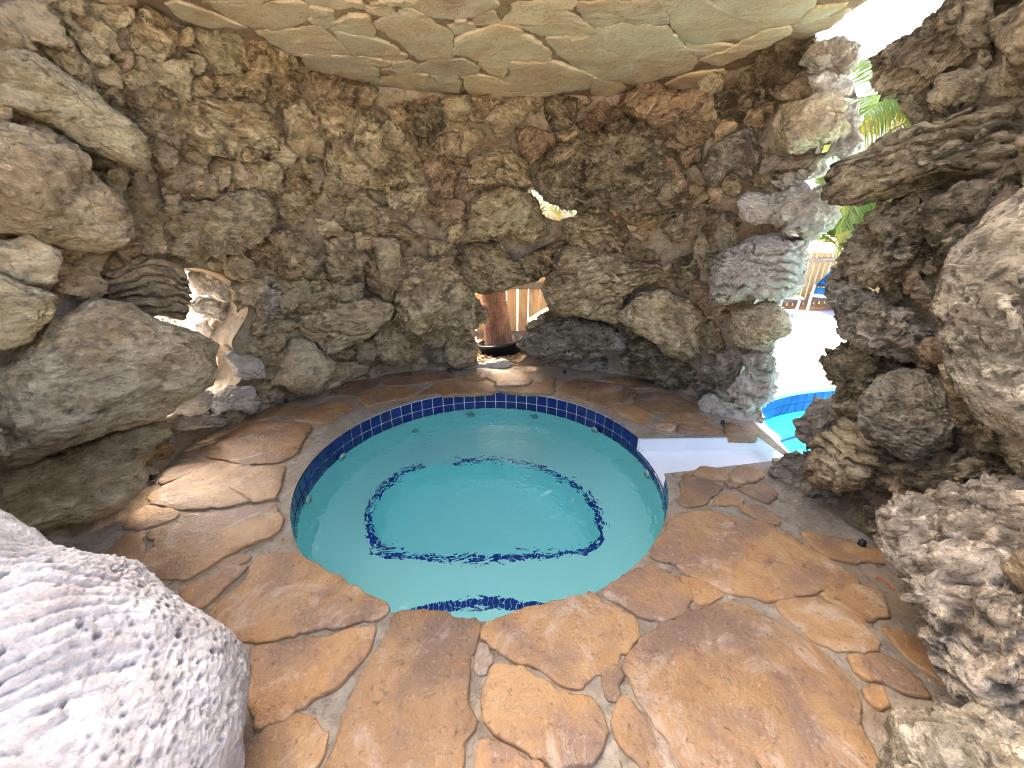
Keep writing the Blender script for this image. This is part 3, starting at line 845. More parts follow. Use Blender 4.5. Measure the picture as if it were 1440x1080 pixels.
# ------------------------------------------------------------------ rock walls
WALL_H = 2.62
BK_B = [(-2.25, -0.5), (-2.3, 0.8), (-2.38, 1.9), (-2.42, 2.8), (-1.9, 3.62), (-1.0, 4.18), (0.2, 4.36), (1.2, 4.08), (1.80, 3.38), (2.05, 2.78)]
BK_T = [(-2.0, -0.5), (-2.0, 0.8), (-2.0, 1.8), (-1.92, 2.55), (-1.52, 3.35), (-0.9, 3.88), (0.2, 4.1), (0.98, 3.98), (1.64, 3.42), (1.95, 2.80)]
RT_B = [(1.95, 2.32), (1.88, 1.7), (1.86, 1.2), (1.72, 0.8), (1.6, 0.3), (1.6, -0.5)]
RT_T = [(1.95, 2.2), (1.95, 1.7), (1.95, 1.2), (1.85, 0.8), (1.75, 0.3), (1.7, -0.5)]
HOLES = [
    crop(200, 360, 4.5, '150 75 455 85 610 175 690 330 650 420 560 560 660 660 680 790 500 880 330 1010 60 1080 -60 1040 -140 800 0 500 60 380'),
    crop(620, 240, 3.857, '150 620 270 640 430 600 590 570 600 760 470 850 480 1000 420 1040 180 1070 120 1040 170 960 130 840 200 800 200 720'),
    crop(740, 100, 4.5, '20 720 100 720 180 810 300 850 340 890 250 960 120 930 60 860 -20 790'),
    np.array([(1130, 30), (1145, 60), (1150, 150), (1140, 220), (1115, 260), (1095, 330), (1070, 390), (1050, 440), (1050, 480), (1035, 530), (1030, 590), (1050, 620),
              (1060, 660), (1140, 665), (1180, 600), (1225, 560), (1235, 480), (1225, 420), (1225, 360), (1250, 290), (1250, 240), (1280, 200), (1300, 140), (1290, 110), (1340, 60), (1400, -60), (1400, -200), (1150, -200)]),
    np.array([(1170, 250), (1190, 300), (1260, 280), (1290, 200), (1280, 150), (1200, 150)]),
]
def wall_grid(B, T, ds, thick_s, zt, amp, seed, holes):
    nb = 400
    b = smooth_loop(B, nb, closed=False); t = smooth_loop(T, nb, closed=False)
    ln = np.linalg.norm(np.diff(b, axis=0), axis=1).sum()
    ns = int(ln / ds); nz_ = int(zt / ds)
    idx = np.linspace(0, nb - 1, ns)
    b = np.stack([np.interp(idx, np.arange(nb), b[:, k]) for k in (0, 1)], -1)
    t = np.stack([np.interp(idx, np.arange(nb), t[:, k]) for k in (0, 1)], -1)
    u = np.linspace(0, 1, nz_)
    XY = b[:, None, :] * (1 - u[None, :, None]) + t[:, None, :] * u[None, :, None]
    Z = np.broadcast_to((-0.12 + u * (zt + 0.12))[None, :], XY.shape[:2])
    P = np.concatenate([XY, Z[..., None]], -1)
    base = P.copy()
    tan = np.gradient(XY[:, nz_ // 2], axis=0); tan /= np.linalg.norm(tan, axis=1)[:, None]
    outw = np.stack([-tan[:, 1], tan[:, 0]], -1)          # outward when the curve runs clockwise seen from above
    cen = np.array([0.0, 2.2])
    sgn = np.sign(((XY[:, nz_ // 2] - cen) * outw).sum(1)); sgn = np.sign(sgn.sum())
    outw = np.concatenate([outw * sgn, np.zeros((ns, 1))], -1)
    flat = P.reshape(-1, 3)
    d = fbm(flat * 3.1 + seed, 4, seed, 0.55) * amp + fbm(flat * 11, 4, seed + 3, 0.6) * amp * 0.35
    cove = np.exp(-np.maximum(flat[:, 2], 0) / 0.06) * 0.07
    flat = flat + np.repeat(outw[:, None, :], nz_, 1).reshape(-1, 3) * (d - cove + 0.04)[:, None]
    back = base.reshape(-1, 3) + np.repeat(outw[:, None, :], nz_, 1).reshape(-1, 3) * (np.repeat(thick_s(np.linspace(0, 1, ns)), nz_) + d * 1.2)[:, None]
    keep = np.ones((ns - 1, nz_ - 1), bool)
    cc = 0.25 * (base[:-1, :-1] + base[1:, :-1] + base[:-1, 1:] + base[1:, 1:]).reshape(-1, 3)
    px = project(cc)
    front = cc[:, 1] * CP - (cc[:, 2] - CAM_H) * SP > 0.1
    for h in holes:
        keep &= ~(in_poly(h, px) & front).reshape(keep.shape)
    I = np.arange(ns * nz_).reshape(ns, nz_)
    fq = np.stack([I[:-1, :-1], I[1:, :-1], I[1:, 1:], I[:-1, 1:]], -1)[keep]
    N = ns * nz_
    bq = fq[:, ::-1] + N
    # close the rims between front and back
    from collections import defaultdict
    e = np.concatenate([fq[:, [0, 1]], fq[:, [1, 2]], fq[:, [2, 3]], fq[:, [3, 0]]])
    cnt = defaultdict(int)
    for a_, b_ in e.tolist(): cnt[(min(a_, b_), max(a_, b_))] += 1
    rim = [(a_, b_, b_ + N, a_ + N) for a_, b_ in e.tolist() if cnt[(min(a_, b_), max(a_, b_))] == 1]
    nb_ = defaultdict(list)                     # ease the stepped rim of the openings into a smooth edge
    for a_, b_, _, _ in rim: nb_[a_].append(b_); nb_[b_].append(a_)
    ks = np.array([k_ for k_, v_ in nb_.items() if len(v_) == 2]); n1_ = np.array([nb_[k_][0] for k_ in ks]); n2_ = np.array([nb_[k_][1] for k_ in ks])
    for _ in range(10):
        for A in (flat, back): A[ks] = 0.5 * A[ks] + 0.25 * (A[n1_] + A[n2_])
    V = np.concatenate([flat, back]); Fq = np.concatenate([fq, bq, np.array(rim, int)])
    used = np.unique(Fq); re = np.full(len(V), -1); re[used] = np.arange(len(used))
    return V[used], re[Fq], base, outw
Vb, Fb, base_b, out_b = wall_grid(BK_B, BK_T, 0.03, lambda s: 0.40 - 0.30 * sstep(0.80, 0.93, s), WALL_H, 0.06, 11, HOLES)
Vr, Fr_, base_r, out_r = wall_grid(RT_B, RT_T, 0.03, lambda s: 0.12 + 0.30 * sstep(0.1, 0.4, s), 2.75, 0.06, 23, HOLES)
back_wall = empty('rock_wall', (-0.2, 4.3, 0))
tag(back_wall, 'curved cave wall of mortared coral limestone rocks wrapping behind and left of the hot tub', 'rock wall')
right_wall = empty('rock_wall', (1.9, 1.2, 0))
tag(right_wall, 'dark shaded wall of large stacked rocks to the right of the pool opening', 'rock wall')
def centre_mesh(V): return V
def wall_obj(name, V, Fq, mat, par):
    off = np.array(par.location)
    me = mesh_np(name, V - off, Fq)
    return link(name, me, mat, par)
wall_obj('mortar', Vb, Fb, M['wall_mortar'], back_wall)
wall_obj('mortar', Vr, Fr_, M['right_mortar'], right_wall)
def grid_bvh(base):
    ns, nz_ = base.shape[:2]
    I = np.arange(ns * nz_).reshape(ns, nz_)
    q = np.stack([I[:-1, :-1], I[1:, :-1], I[1:, 1:], I[:-1, 1:]], -1).reshape(-1, 4)
    return BVHTree.FromPolygons([Vector(v) for v in base.reshape(-1, 3).tolist()], q.tolist())
BVB, BVR = grid_bvh(base_b), grid_bvh(base_r)
def wall_hit(px, py, which):
    d = Vector(ray(px, py)).normalized()
    bv = BVB if which == 'B' else BVR
    h = bv.ray_cast(Vector(CAM), d)
    if h[0] is None:
        h2 = bv.find_nearest(Vector(CAM) + d * 3.0)
        q = h2[0]; dist = (q - Vector(CAM)).length
        p = Vector(CAM) + d * dist
        n_ = h2[1]
    else:
        p, n_ = h[0], h[1]
    n_ = np.array(n_); 
    if np.dot(n_, np.array(d)) > 0: n_ = -n_
    return np.array(p), n_

_ICO = {}
def ico(sub):
    if sub not in _ICO:
        bm = bmesh.new(); bmesh.ops.create_icosphere(bm, subdivisions=sub, radius=1.0)
        V = np.array([v.co[:] for v in bm.verts], np.float32)
        Fc = np.array([[v.index for v in f.verts] for f in bm.faces], np.int32)
        bm.free(); _ICO[sub] = (V, Fc)
    return _ICO[sub]

def rock_shape(Rth, D, ex, ey, en, kind, seed, sub, size, k=2.5, rough=1.0):
    """A stone whose outline in the plane (ex, ey) is Rth(angle) and which bulges D along en."""
    rs = np.random.RandomState(seed)
    V, Fc = ico(sub)
    d = V + np.array([0, 0, 0.45], np.float32); d /= np.linalg.norm(d, axis=1)[:, None]
    th = np.arctan2(d[:, 1], d[:, 0])
    r = np.interp(th, np.linspace(-math.pi, math.pi, len(Rth)), Rth)
    z = d[:, 2]
    rho = (1 - np.abs(z) ** k + 1e-6) ** (1 / k)
    P2 = r * rho
    loc = np.stack([P2 * np.cos(th), P2 * np.sin(th), z * D], -1)
    # tilt of the face so stones are not all domes
    tx, ty = rs.uniform(-0.35, 0.35, 2)
    frontw = np.clip(z, 0, 1)
    loc[:, 2] += frontw * (tx * loc[:, 0] + ty * loc[:, 1]) * 0.9
    nl = np.stack([np.cos(th) * rho / (size), np.sin(th) * rho / (size), z / max(D, 1e-3)], -1)
    nl /= np.linalg.norm(nl, axis=1)[:, None]
    P = loc[:, :1] * ex + loc[:, 1:2] * ey + loc[:, 2:] * en
    N = nl[:, :1] * ex + nl[:, 1:2] * ey + nl[:, 2:] * en
    Q = P + np.array([seed * 3.17 % 50, seed * 1.31 % 50, seed * 0.77 % 50])
    amp = min(size, 0.32)
    disp = fbm(Q * (0.55 / amp), 2, seed, 0.5) * amp * 0.20
    # broken facets
    w1, w2 = worley(Q * (0.50 / amp), seed + 1, True)
    disp += (np.clip(w2 - w1, 0, 0.5) - 0.25) * amp * 0.22
    fold = fbm(Q * 5.0, 3, seed + 40, 0.5)
    if kind == 'L':
        sd = np.array([rs.uniform(-0.35, 0.35), rs.uniform(-0.3, 0.3), 1.0])
        sd = sd / np.linalg.norm(sd)
        per = rs.uniform(0.048, 0.070) if size > 0.14 else 0.032
        q = (P @ sd) / per + fbm(Q * 3.5, 3, seed + 2, 0.55) * 1.9 + fbm(Q * 13, 2, seed + 8) * 0.35
        fr = q - np.floor(q)
        lay = np.where(fr < 0.75, 1 - (fr / 0.75 - 0.35) ** 2 * 1.1, 1 - 0.46 - 1.6 * np.sin((fr - 0.75) / 0.25 * math.pi))
        brk = sstep(-0.25, 0.2, fbm(Q * 6, 3, seed + 77))
        disp += lay * per * 0.50 * rough * (0.35 + 0.65 * brk) + fbm(Q * 26, 3, seed + 4, 0.6) * 0.006
        cell = np.floor(q)
        disp += (np.sin(cell * 12.9898 + seed) * 0.5) * per * 0.28
    elif kind == 'P':
        f = worley(Q * 34, seed + 3); f2 = worley(Q * 70, seed + 4)
        disp += -sstep(0.42, 0.12, f) * 0.016 * rough - sstep(0.4, 0.15, f2) * 0.006 + fbm(Q * 14, 4, seed + 5, 0.6) * 0.02
    elif kind in 'CD':
        rg = fbm(Q * 10, 5, seed + 3, 0.6, ridged=True)
        cv = worley(Q * 15, seed + 6)
        disp += rg * 0.042 * rough + (0.5 - cv) * 0.036 * rough + fbm(Q * 38, 3, seed + 5, 0.65) * 0.014
        hol = sstep(0.22, 0.5, fbm(Q * 9, 3, seed + 60, 0.5))
        disp -= hol * 0.05
    elif kind == 'N':
        # coral head: rows of ridges, worm holes, deep cracks
        sd = np.array([0.55, -0.75, 0.35]); sd /= np.linalg.norm(sd)
        q = (P @ sd) / 0.021 + fbm(Q * 2.0, 2, seed + 2) * 2.6 + fbm(Q * 14, 2, seed + 22) * 0.35
        rowm = sstep(-0.22, 0.12, fbm(Q * 2.4, 2, seed + 12))
        disp = disp * 0.6 + (np.abs(np.sin(q * math.pi)) - 0.5) * 0.011 * (0.2 + 0.8 * rowm)
        f = worley(Q * 48, seed + 3); f2 = worley(Q * 20, seed + 9)
        disp += -sstep(0.40, 0.12, f) * 0.009 * (1.2 - 0.6 * rowm) - sstep(0.20, 0.08, f2) * 0.024
        w1, w2 = worley(Q * 1.25 + fbm(Q * 7, 2, seed)[:, None] * 0.10, seed + 20, True)
        disp -= sstep(0.025, 0.0, w2 - w1) * 0.03
        disp += fbm(Q * 9, 3, seed + 5, 0.55) * 0.014 + fbm(Q * 70, 3, seed + 15, 0.6) * 0.006
    else:
        disp += fbm(Q * 8, 5, seed + 3, 0.62) * 0.032 + fbm(Q * 40, 3, seed + 5, 0.6) * 0.005
        f = worley(Q * 30, seed + 3)
        disp += -sstep(0.28, 0.1, f) * 0.008
    if kind not in 'NSL':
        cw = worley(Q * 21 + fold[:, None] * 0.5, seed + 31)
        disp -= sstep(0.36, 0.12, cw) * 0.016 * rough
    if kind != 'N' and size > 0.09:      # a crack or two
        w1, w2 = worley(Q * (0.32 / amp) + fold[:, None] * 0.18, seed + 21, True)
        disp -= sstep(0.03, 0.0, w2 - w1) * 0.016
    if kind != 'N': Fc = Fc[(d[Fc, 2] > -0.30).any(1)]        # the bedded back is never seen
    return P + N * disp[:, None], Fc

ROCKS = []
def rk(ox, oy, s, which, *items):
    for it in items:
        head, pts = it.split(':')
        h = head.split()
        ROCKS.append((crop(ox, oy, s, pts), which, h[0][0], h[0][1], float(h[1]) if len(h) > 1 else 1.0, float(h[2]) if len(h) > 2 else 0.0))
# upper left
rk(0, 0, 3, 'B',
   'Sp 0.8: -60 30 120 0 250 80 275 180 180 185 100 150 0 130 -60 110', 'Cm 0.9: 230 40 380 60 470 150 465 230 400 270 350 230 290 130 215 60', 'Sm 0.6: 390 10 560 20 565 80 470 130 400 50',
   'Cp 0.7: 180 190 290 180 380 300 400 420 330 400 200 280', 'Sp 1.25 .08: -80 220 150 235 330 350 450 460 560 545 605 640 600 705 480 665 330 610 200 525 60 460 -80 440',
   'Cd 0.8 -.02: 310 600 450 640 600 690 560 738 450 735 350 670', 'Sp 1.2 .1: -80 555 150 550 280 600 340 650 350 710 430 790 480 850 540 940 520 1000 400 1030 200 1000 -80 960',
   'Sm 0.7: 570 60 680 50 740 130 740 220 650 240 540 200 550 120', 'Cp 0.8: 820 130 980 120 1010 230 1000 300 880 285 790 210', 'Cm 0.9: 1010 160 1120 190 1230 260 1265 330 1230 405 1120 425 1000 395 850 330 990 300',
   'Sp 0.7: 520 265 790 265 800 430 680 370 530 380 500 310', 'Cm 0.7: 540 390 700 360 800 440 900 560 930 650 800 610 640 575 560 480', 'Lm 1.0 .03: 805 420 930 435 1070 445 1145 520 1155 625 1040 665 940 640 880 540',
   'Cp 1.0 .03: 1208 480 1270 438 1312 480 1348 580 1342 645 1280 655 1220 605', 'Sb 0.6: 650 680 780 690 850 720 800 800 720 790 660 730', 'Sm 0.8: 790 760 850 720 912 760 892 825 810 842',
   'Cp 0.7: 950 680 1110 690 1175 780 1100 805 980 775 940 720', 'Cp 0.8: 500 840 560 790 660 850 660 950 560 1000 510 930', 'Cp 0.9: 690 900 880 850 1000 830 1125 860 1125 930 1040 1040 900 1065 760 1085 685 980',
   'Cm 0.8: 1205 720 1320 690 1345 790 1310 840 1215 840', 'Sp 0.9 .05: -60 1030 100 1005 245 1060 200 1180 60 1190 -60 1150', 'Sp 0.6: 0 120 110 160 170 260 60 250 -40 220', 'Sp 0.6: 560 960 680 960 700 1060 560 1080')
rk(200, 80, 4.5, 'B',
   'Cm 0.9: 1095 320 1310 335 1320 420 1285 600 1240 700 1160 715 1130 500', 'Sp 0.8: 1095 860 1150 850 1185 950 1120 995 1085 930', 'Cb 0.8: 1035 110 1190 135 1300 165 1430 185 1430 300 1200 320 1100 250 1050 190',
   'Sp 0.8: 590 645 830 655 865 760 850 850 700 800 600 740', 'Cp 0.8: 560 845 760 865 810 980 780 1080 540 1080 520 960', 'Cm 0.9: 860 880 1040 850 1060 960 1010 1040 880 1020', 'Cm 0.8: 1240 710 1430 690 1440 800 1280 800')
rk(480, 100, 4.5, 'B',
   'Cb 0.8: 0 80 170 80 210 190 100 220 0 230', 'Cm 1.1 .04: 60 280 160 280 240 370 260 460 350 520 430 600 400 660 300 700 280 745 160 690 60 640 -10 560 5 430', 'Cd 0.9 .02: 470 250 560 200 640 260 640 350 560 450 510 480 470 380',
   'Cb 0.8: 275 240 450 185 560 165 600 195 470 255 460 380 380 365 300 300', 'Lm 0.9 .03: 640 190 780 158 825 220 800 292 740 322 690 302 640 255', 'Sp 0.9 .02: 928 300 980 228 1182 158 1182 250 1110 342 1050 392 968 402',
   'Sp 0.8 .02: 778 390 860 366 912 400 850 462 790 538 763 502', 'Sb 0.9 .03: 1108 368 1220 358 1332 398 1342 482 1262 545 1188 585 1138 482', 'Lm 1.2 .06: 835 560 900 500 1060 478 1112 540 1155 580 1155 650 1182 695 1100 722 1000 705 900 735 828 742 818 650',
   'Sm 1.1 .07: 808 830 900 750 1050 718 1180 755 1245 830 1262 920 1312 1035 1230 1082 1040 1062 900 1072 780 1072 808 950', 'Sb 0.6: 590 440 700 380 760 390 760 530 690 562 640 500', 'Cb 0.7: 540 580 680 562 720 640 690 782 600 782 540 680',
   'Sb 0.7: 718 560 790 550 802 622 740 642', 'Sb 0.8: 716 690 792 690 802 762 730 772', 'Cm 0.9: 268 760 430 720 512 750 522 850 420 882 320 862', 'Cm 1.0: -20 820 120 790 330 890 362 980 372 1042 200 1015 60 1000 -20 980',
   'Lp 0.8: 370 930 480 900 522 1000 502 1062 400 1012', 'Cp 0.7: 440 630 522 625 532 720 432 732', 'Sb 0.6: 540 800 700 800 780 850 760 960 620 980 545 900')
rk(340, 280, 4.5, 'B',
   'Cm 1.0 .02: 145 200 300 208 400 258 455 400 400 472 270 472 180 422 128 330', 'Sm 0.8 .02: 478 130 600 128 622 220 540 242 478 200', 'Lm 1.0 .06: 625 90 900 75 1000 155 1142 242 1000 235 860 195 700 205 628 195', 'Lm 1.0 .03: 515 260 680 238 742 340 752 440 640 502 560 482 535 360',
   'Cp 1.0 .03: 155 482 320 468 480 500 742 540 702 652 580 662 400 682 250 702 148 600', 'Lg 0.9 .03: 78 620 160 558 242 590 242 662 160 752 108 722', 'Sp 1.3 .06: 815 240 900 258 982 288 1004 450 962 582 940 664 888 612 878 480 848 340',
   'Sb 0.8 -.02: 772 290 840 305 884 460 892 605 800 562 766 420', 'Pm 0.8: 982 272 1062 262 1092 390 1022 462 1002 390', 'Cm 1.15 .06: 1012 480 1120 408 1300 378 1372 460 1445 600 1448 785 1250 775 1110 805 1015 722 998 600',
   'Lp 1.1 .05: 336 730 560 678 760 648 902 690 892 762 800 842 690 902 560 965 450 882 348 822', 'Cm 1.1 .06: 872 830 950 738 1040 768 1082 860 1145 920 1102 985 960 1025 865 962', 'Sp 1.0 .04: 718 920 830 878 872 960 822 1022 738 1012',
   'Sp 0.8: 1318 808 1402 808 1402 852 1328 862', 'Lp 1.0 .03: 1255 880 1445 858 1448 950 1298 942', 'Lp 1.0 .04: 1205 958 1450 948 1450 1034 1215 1036', 'Cm 0.7: 800 40 980 60 1080 110 1000 150 860 75', 'Cp 0.7: 0 500 140 500 150 600 70 640 -20 620')
# around the left opening; white tone paints daylight onto the tunnel stones
rk(200, 360, 4.5, 'B',
   'Sw 0.8 -.30: 270 100 400 82 490 100 580 240 520 290 420 250 330 190', 'Cw 0.8 -.40: 300 300 350 262 430 265 560 330 655 390 640 435 440 395 330 350', 'Sw 1.0 -.45: 325 430 400 398 440 460 440 530 358 492', 'Sp 0.9 -.12: 500 562 560 538 605 580 550 608', 'Sw 0.9 -.4: 368 702 420 674 437 712 370 762', 'Pw 1.1 .03: 518 630 560 598 640 640 700 636 762 690 762 762 660 772 600 752 558 692',
   'Sw 1.1 .02: 196 942 250 858 340 806 434 870 422 962 300 1004 208 984', 'Pw 1.1 .05: 428 882 560 828 702 828 742 930 682 992 560 964 448 1004', 'Lw 0.9 .02: 98 1012 350 980 502 1022 502 1074 200 1084 78 1052', 'Sp 1.0 .06: 498 992 560 950 642 1000 602 1062 478 1064',
   'Sp 1.1 .06: 868 620 960 538 1080 578 1194 680 1184 742 1080 832 990 842 836 782', 'Sp 0.8 .04: 1190 690 1424 680 1414 742 1200 834 1050 892 1080 832', 'Sp 0.8: 640 572 850 480 902 500 862 602 720 622', 'Cp 0.8: 700 800 830 800 900 860 860 920 740 900',
   'Lg 0.9: 700 200 850 180 900 260 880 380 760 400 710 310', 'Cp 0.8: 560 180 690 180 700 300 600 340', 'Cp 0.8: 660 420 900 390 1000 440 880 480 700 500', 'Cp 0.7: 900 290 1080 250 1240 280 1300 380 1100 380 960 400', 'Sm 0.9: 1340 560 1450 540 1460 640 1380 660')
rk(0, 360, 3, 'B',
   'Sp 1.1 .12: -80 100 0 90 120 130 212 190 202 240 120 345 0 372 -80 360', 'Pp 1.25 .16: -140 470 0 440 190 245 350 180 500 200 650 270 800 310 882 370 842 525 760 575 700 605 640 695 520 715 420 735 300 795 200 835 60 905 -140 925',
   'Lp 0.9 .03: 396 150 440 38 640 18 742 58 764 180 732 244 560 224 448 174', 'Sp 1.0 .03: -140 940 60 905 200 850 320 800 430 735 520 720 600 705 655 765 585 862 565 962 485 1054 300 1110 100 1160 -140 1200', 'Cm 0.8: -60 -10 200 -10 222 30 150 104 60 94 -60 74', 'Sp 0.8: 220 40 400 60 430 150 330 180 220 140')
# back wall, right half
rk(740, 100, 4.5, 'B',
   'Pd 1.0 .03: 118 180 180 158 312 188 314 302 262 364 188 374 128 292', 'Lb 1.1 .06: 636 170 760 78 852 80 900 128 1102 108 1134 180 1084 254 940 294 820 336 718 304 636 232', 'Cd 1.35 .10: 86 640 160 520 220 468 350 448 500 430 570 370 700 350 790 440 900 562 1000 680 1022 762 982 854 850 894 700 884 560 836 430 854 280 864 150 804 86 732',
   'Sm 0.8 .26: 200 540 300 480 382 520 372 602 280 652 218 622', 'Sb 1.0 .24: 768 560 870 518 962 620 1014 700 1004 754 930 734 880 652 800 632', 'Cm 0.9 .12: 510 380 600 345 760 360 800 450 780 540 640 520 540 480', 'Lb 0.9 .03: 868 472 980 338 1182 318 1194 400 1060 474 980 494', 'Cb 0.8: 980 502 1120 440 1102 562 1000 614',
   'Sg 1.1 .06: 1098 592 1180 498 1300 418 1460 350 1470 682 1380 694 1290 644 1200 734 1148 694', 'Cd 0.8: 1200 152 1330 108 1424 190 1404 294 1310 324 1208 262', 'Lm 1.0 .03: 236 952 400 918 562 960 642 1040 602 1152 440 1144 328 1134 248 1052', 'Sm 0.8: 640 970 742 988 764 1062 680 1064',
   'Cd 0.9: 888 982 1000 898 1150 848 1254 900 1100 1024 950 1064', 'Cb 0.7: 330 330 480 220 560 260 540 340 420 420', 'Cb 0.6: 1150 720 1250 760 1300 860 1180 850', 'Cd 0.9 -.05: 1180 900 1330 880 1400 1000 1300 1060 1150 1020', 'Sb 0.6: 180 130 300 120 420 180 380 220 300 180')
rk(740, 320, 4.5, 'B',
   'Lm 1.2 .08: 128 300 190 150 300 120 480 165 620 215 800 225 874 270 800 342 700 382 640 452 574 585 440 565 350 525 270 535 168 505 116 400', 'Sm 1.15 .08: 578 560 680 508 750 438 880 418 1022 500 1134 560 1084 640 1104 802 1000 820 870 784 780 694 690 644',
   'Cd 0.9: 938 230 1050 178 1104 290 1040 404 958 372', 'Cg 1.2 .12: -4 690 100 618 250 568 420 588 560 628 636 700 614 782 480 804 330 824 200 814 80 834 -4 794 -44 740', 'Cd 0.9 .03: -4 622 90 548 184 518 132 602 18 664', 'Cd 1.0: 616 830 700 728 800 738 860 788 1050 828 1134 960 1050 1004 900 984 760 934 648 894',
   'Sg 0.7 .02: 58 892 200 838 400 818 544 828 564 902 380 924 100 914', 'Pm 1.0 .05: 1078 650 1180 598 1204 700 1184 764 1108 744', 'Sg 1.1 .10: 1098 880 1210 828 1330 788 1450 755 1450 834 1330 904 1280 964 1200 994 1138 954', 'Sg 1.0 .08: 1048 1002 1120 978 1204 1012 1100 1074', 'Cb 0.8: 1090 470 1260 470 1300 560 1180 590',
   'Cd 0.8: 1100 180 1230 160 1260 240 1160 290', 'Cm 0.7: 640 130 800 140 860 210 700 200')
rk(620, 240, 3.857, 'B',
   'Lm 1.25 .10: 96 500 118 418 200 368 330 395 400 490 500 435 640 375 654 420 604 522 520 594 380 644 260 654 158 604', 'Cm 1.1 .08: -80 700 0 618 90 598 180 690 244 752 234 814 130 834 0 824 -66 784', 'Sp 0.9 .05: 48 850 120 828 134 892 68 894', 'Lp 1.0 .05: 18 912 150 878 184 970 194 1042 100 1064 8 1034',
   'Sw 1.1 .05: 198 1062 330 1018 394 1050 340 1094 220 1104', 'Sw 0.9 .05: 118 1052 180 1028 242 1062 150 1094', 'Sm 0.8 .05: 110 470 200 400 320 420 350 520 240 560 140 540', 'Cm 0.8: -60 380 60 400 100 470 60 540 -40 520')
# pillar at the right end of the back wall; whites paint in daylight
rk(960, 0, 3, 'B',
   'Cd 1.0 .03: 246 330 350 208 470 158 552 170 562 250 470 312 380 394 278 384', 'Cw 1.0 .02: 520 250 590 175 700 158 742 200 732 292 680 334 600 302 540 302', 'Sb 1.0 .08: 366 392 500 318 564 360 552 404 480 434 400 424', 'Cw 1.0 .02: 518 322 640 308 724 350 734 424 650 404 570 404',
   'Sp 1.3 .12: 386 550 428 438 530 408 640 398 694 450 704 532 650 594 540 614 460 644 398 604', 'Cw 1.0 0: 638 452 740 440 754 482 744 594 690 662 618 642 640 602', 'Sg 1.0 .04: 336 642 480 662 624 640 560 722 480 714 380 724 318 744 328 682', 'Cw 0.9 0: 368 762 490 718 494 792 430 814',
   'Pw 1.3 .10: 236 850 280 812 370 818 404 870 370 942 300 954 236 914', 'Cw 1.1 .02: 398 832 500 788 600 798 634 860 624 942 540 994 450 964 398 912', 'Cw 0.9 -.05: 470 700 560 690 610 640 600 730 500 760', 'Cw .8 -.05: 480 950 600 920 560 1010 470 1020')
rk(1000, 340, 5.538, 'B',
   'Lw 1.35 .12: 16 440 36 200 150 98 300 5 480 -35 600 -5 724 -5 694 200 694 334 600 404 480 434 350 394 200 454 56 474', 'Pp 1.2 .08: 158 590 220 508 330 478 440 468 560 528 644 640 634 722 530 764 430 804 300 804 198 764', 'Sg 1.2 .10: 16 1000 56 858 180 838 304 880 240 982 130 1084 36 1074',
   'Cw 1.1 .05: 276 900 360 838 470 848 504 930 494 1084 380 1094 298 1024', 'Cw 0.9 .0: 380 760 480 770 500 860 400 880', 'Cw 0.9 0: 420 420 540 410 520 500 440 520', 'Sb 0.9: -20 700 60 698 104 800 60 874 -20 854')
rk(820, 520, 4.8, 'B',
   'Cw 1.1 .05: 998 130 1100 28 1294 18 1304 152 1210 234 1100 254 1018 204', 'Pw 1.2 .10: 766 220 810 168 900 158 922 228 1010 248 1214 258 1229 372 1180 404 1060 384 930 344 830 334 778 284', 'Sp 1.0 .06: 736 150 790 88 864 110 852 152 780 194', 'Sg 1.0 0: 860 60 1000 40 1010 200 930 220 880 150')
# right wall; dark tones put its low light into the stone colour
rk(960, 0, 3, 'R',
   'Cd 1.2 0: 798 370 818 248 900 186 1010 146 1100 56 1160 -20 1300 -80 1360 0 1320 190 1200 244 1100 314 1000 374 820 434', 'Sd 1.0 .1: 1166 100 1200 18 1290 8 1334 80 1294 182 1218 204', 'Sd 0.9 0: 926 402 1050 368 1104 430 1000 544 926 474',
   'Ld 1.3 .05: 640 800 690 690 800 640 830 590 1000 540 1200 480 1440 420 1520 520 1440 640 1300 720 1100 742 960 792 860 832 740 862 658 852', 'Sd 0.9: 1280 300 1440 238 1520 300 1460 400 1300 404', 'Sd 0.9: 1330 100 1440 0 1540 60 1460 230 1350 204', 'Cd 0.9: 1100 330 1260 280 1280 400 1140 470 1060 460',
   'Sd 0.8: 1020 880 1180 780 1330 760 1300 900 1160 960 1060 1060', 'Cd .9: 1150 960 1200 950 1180 1080 1080 1100')
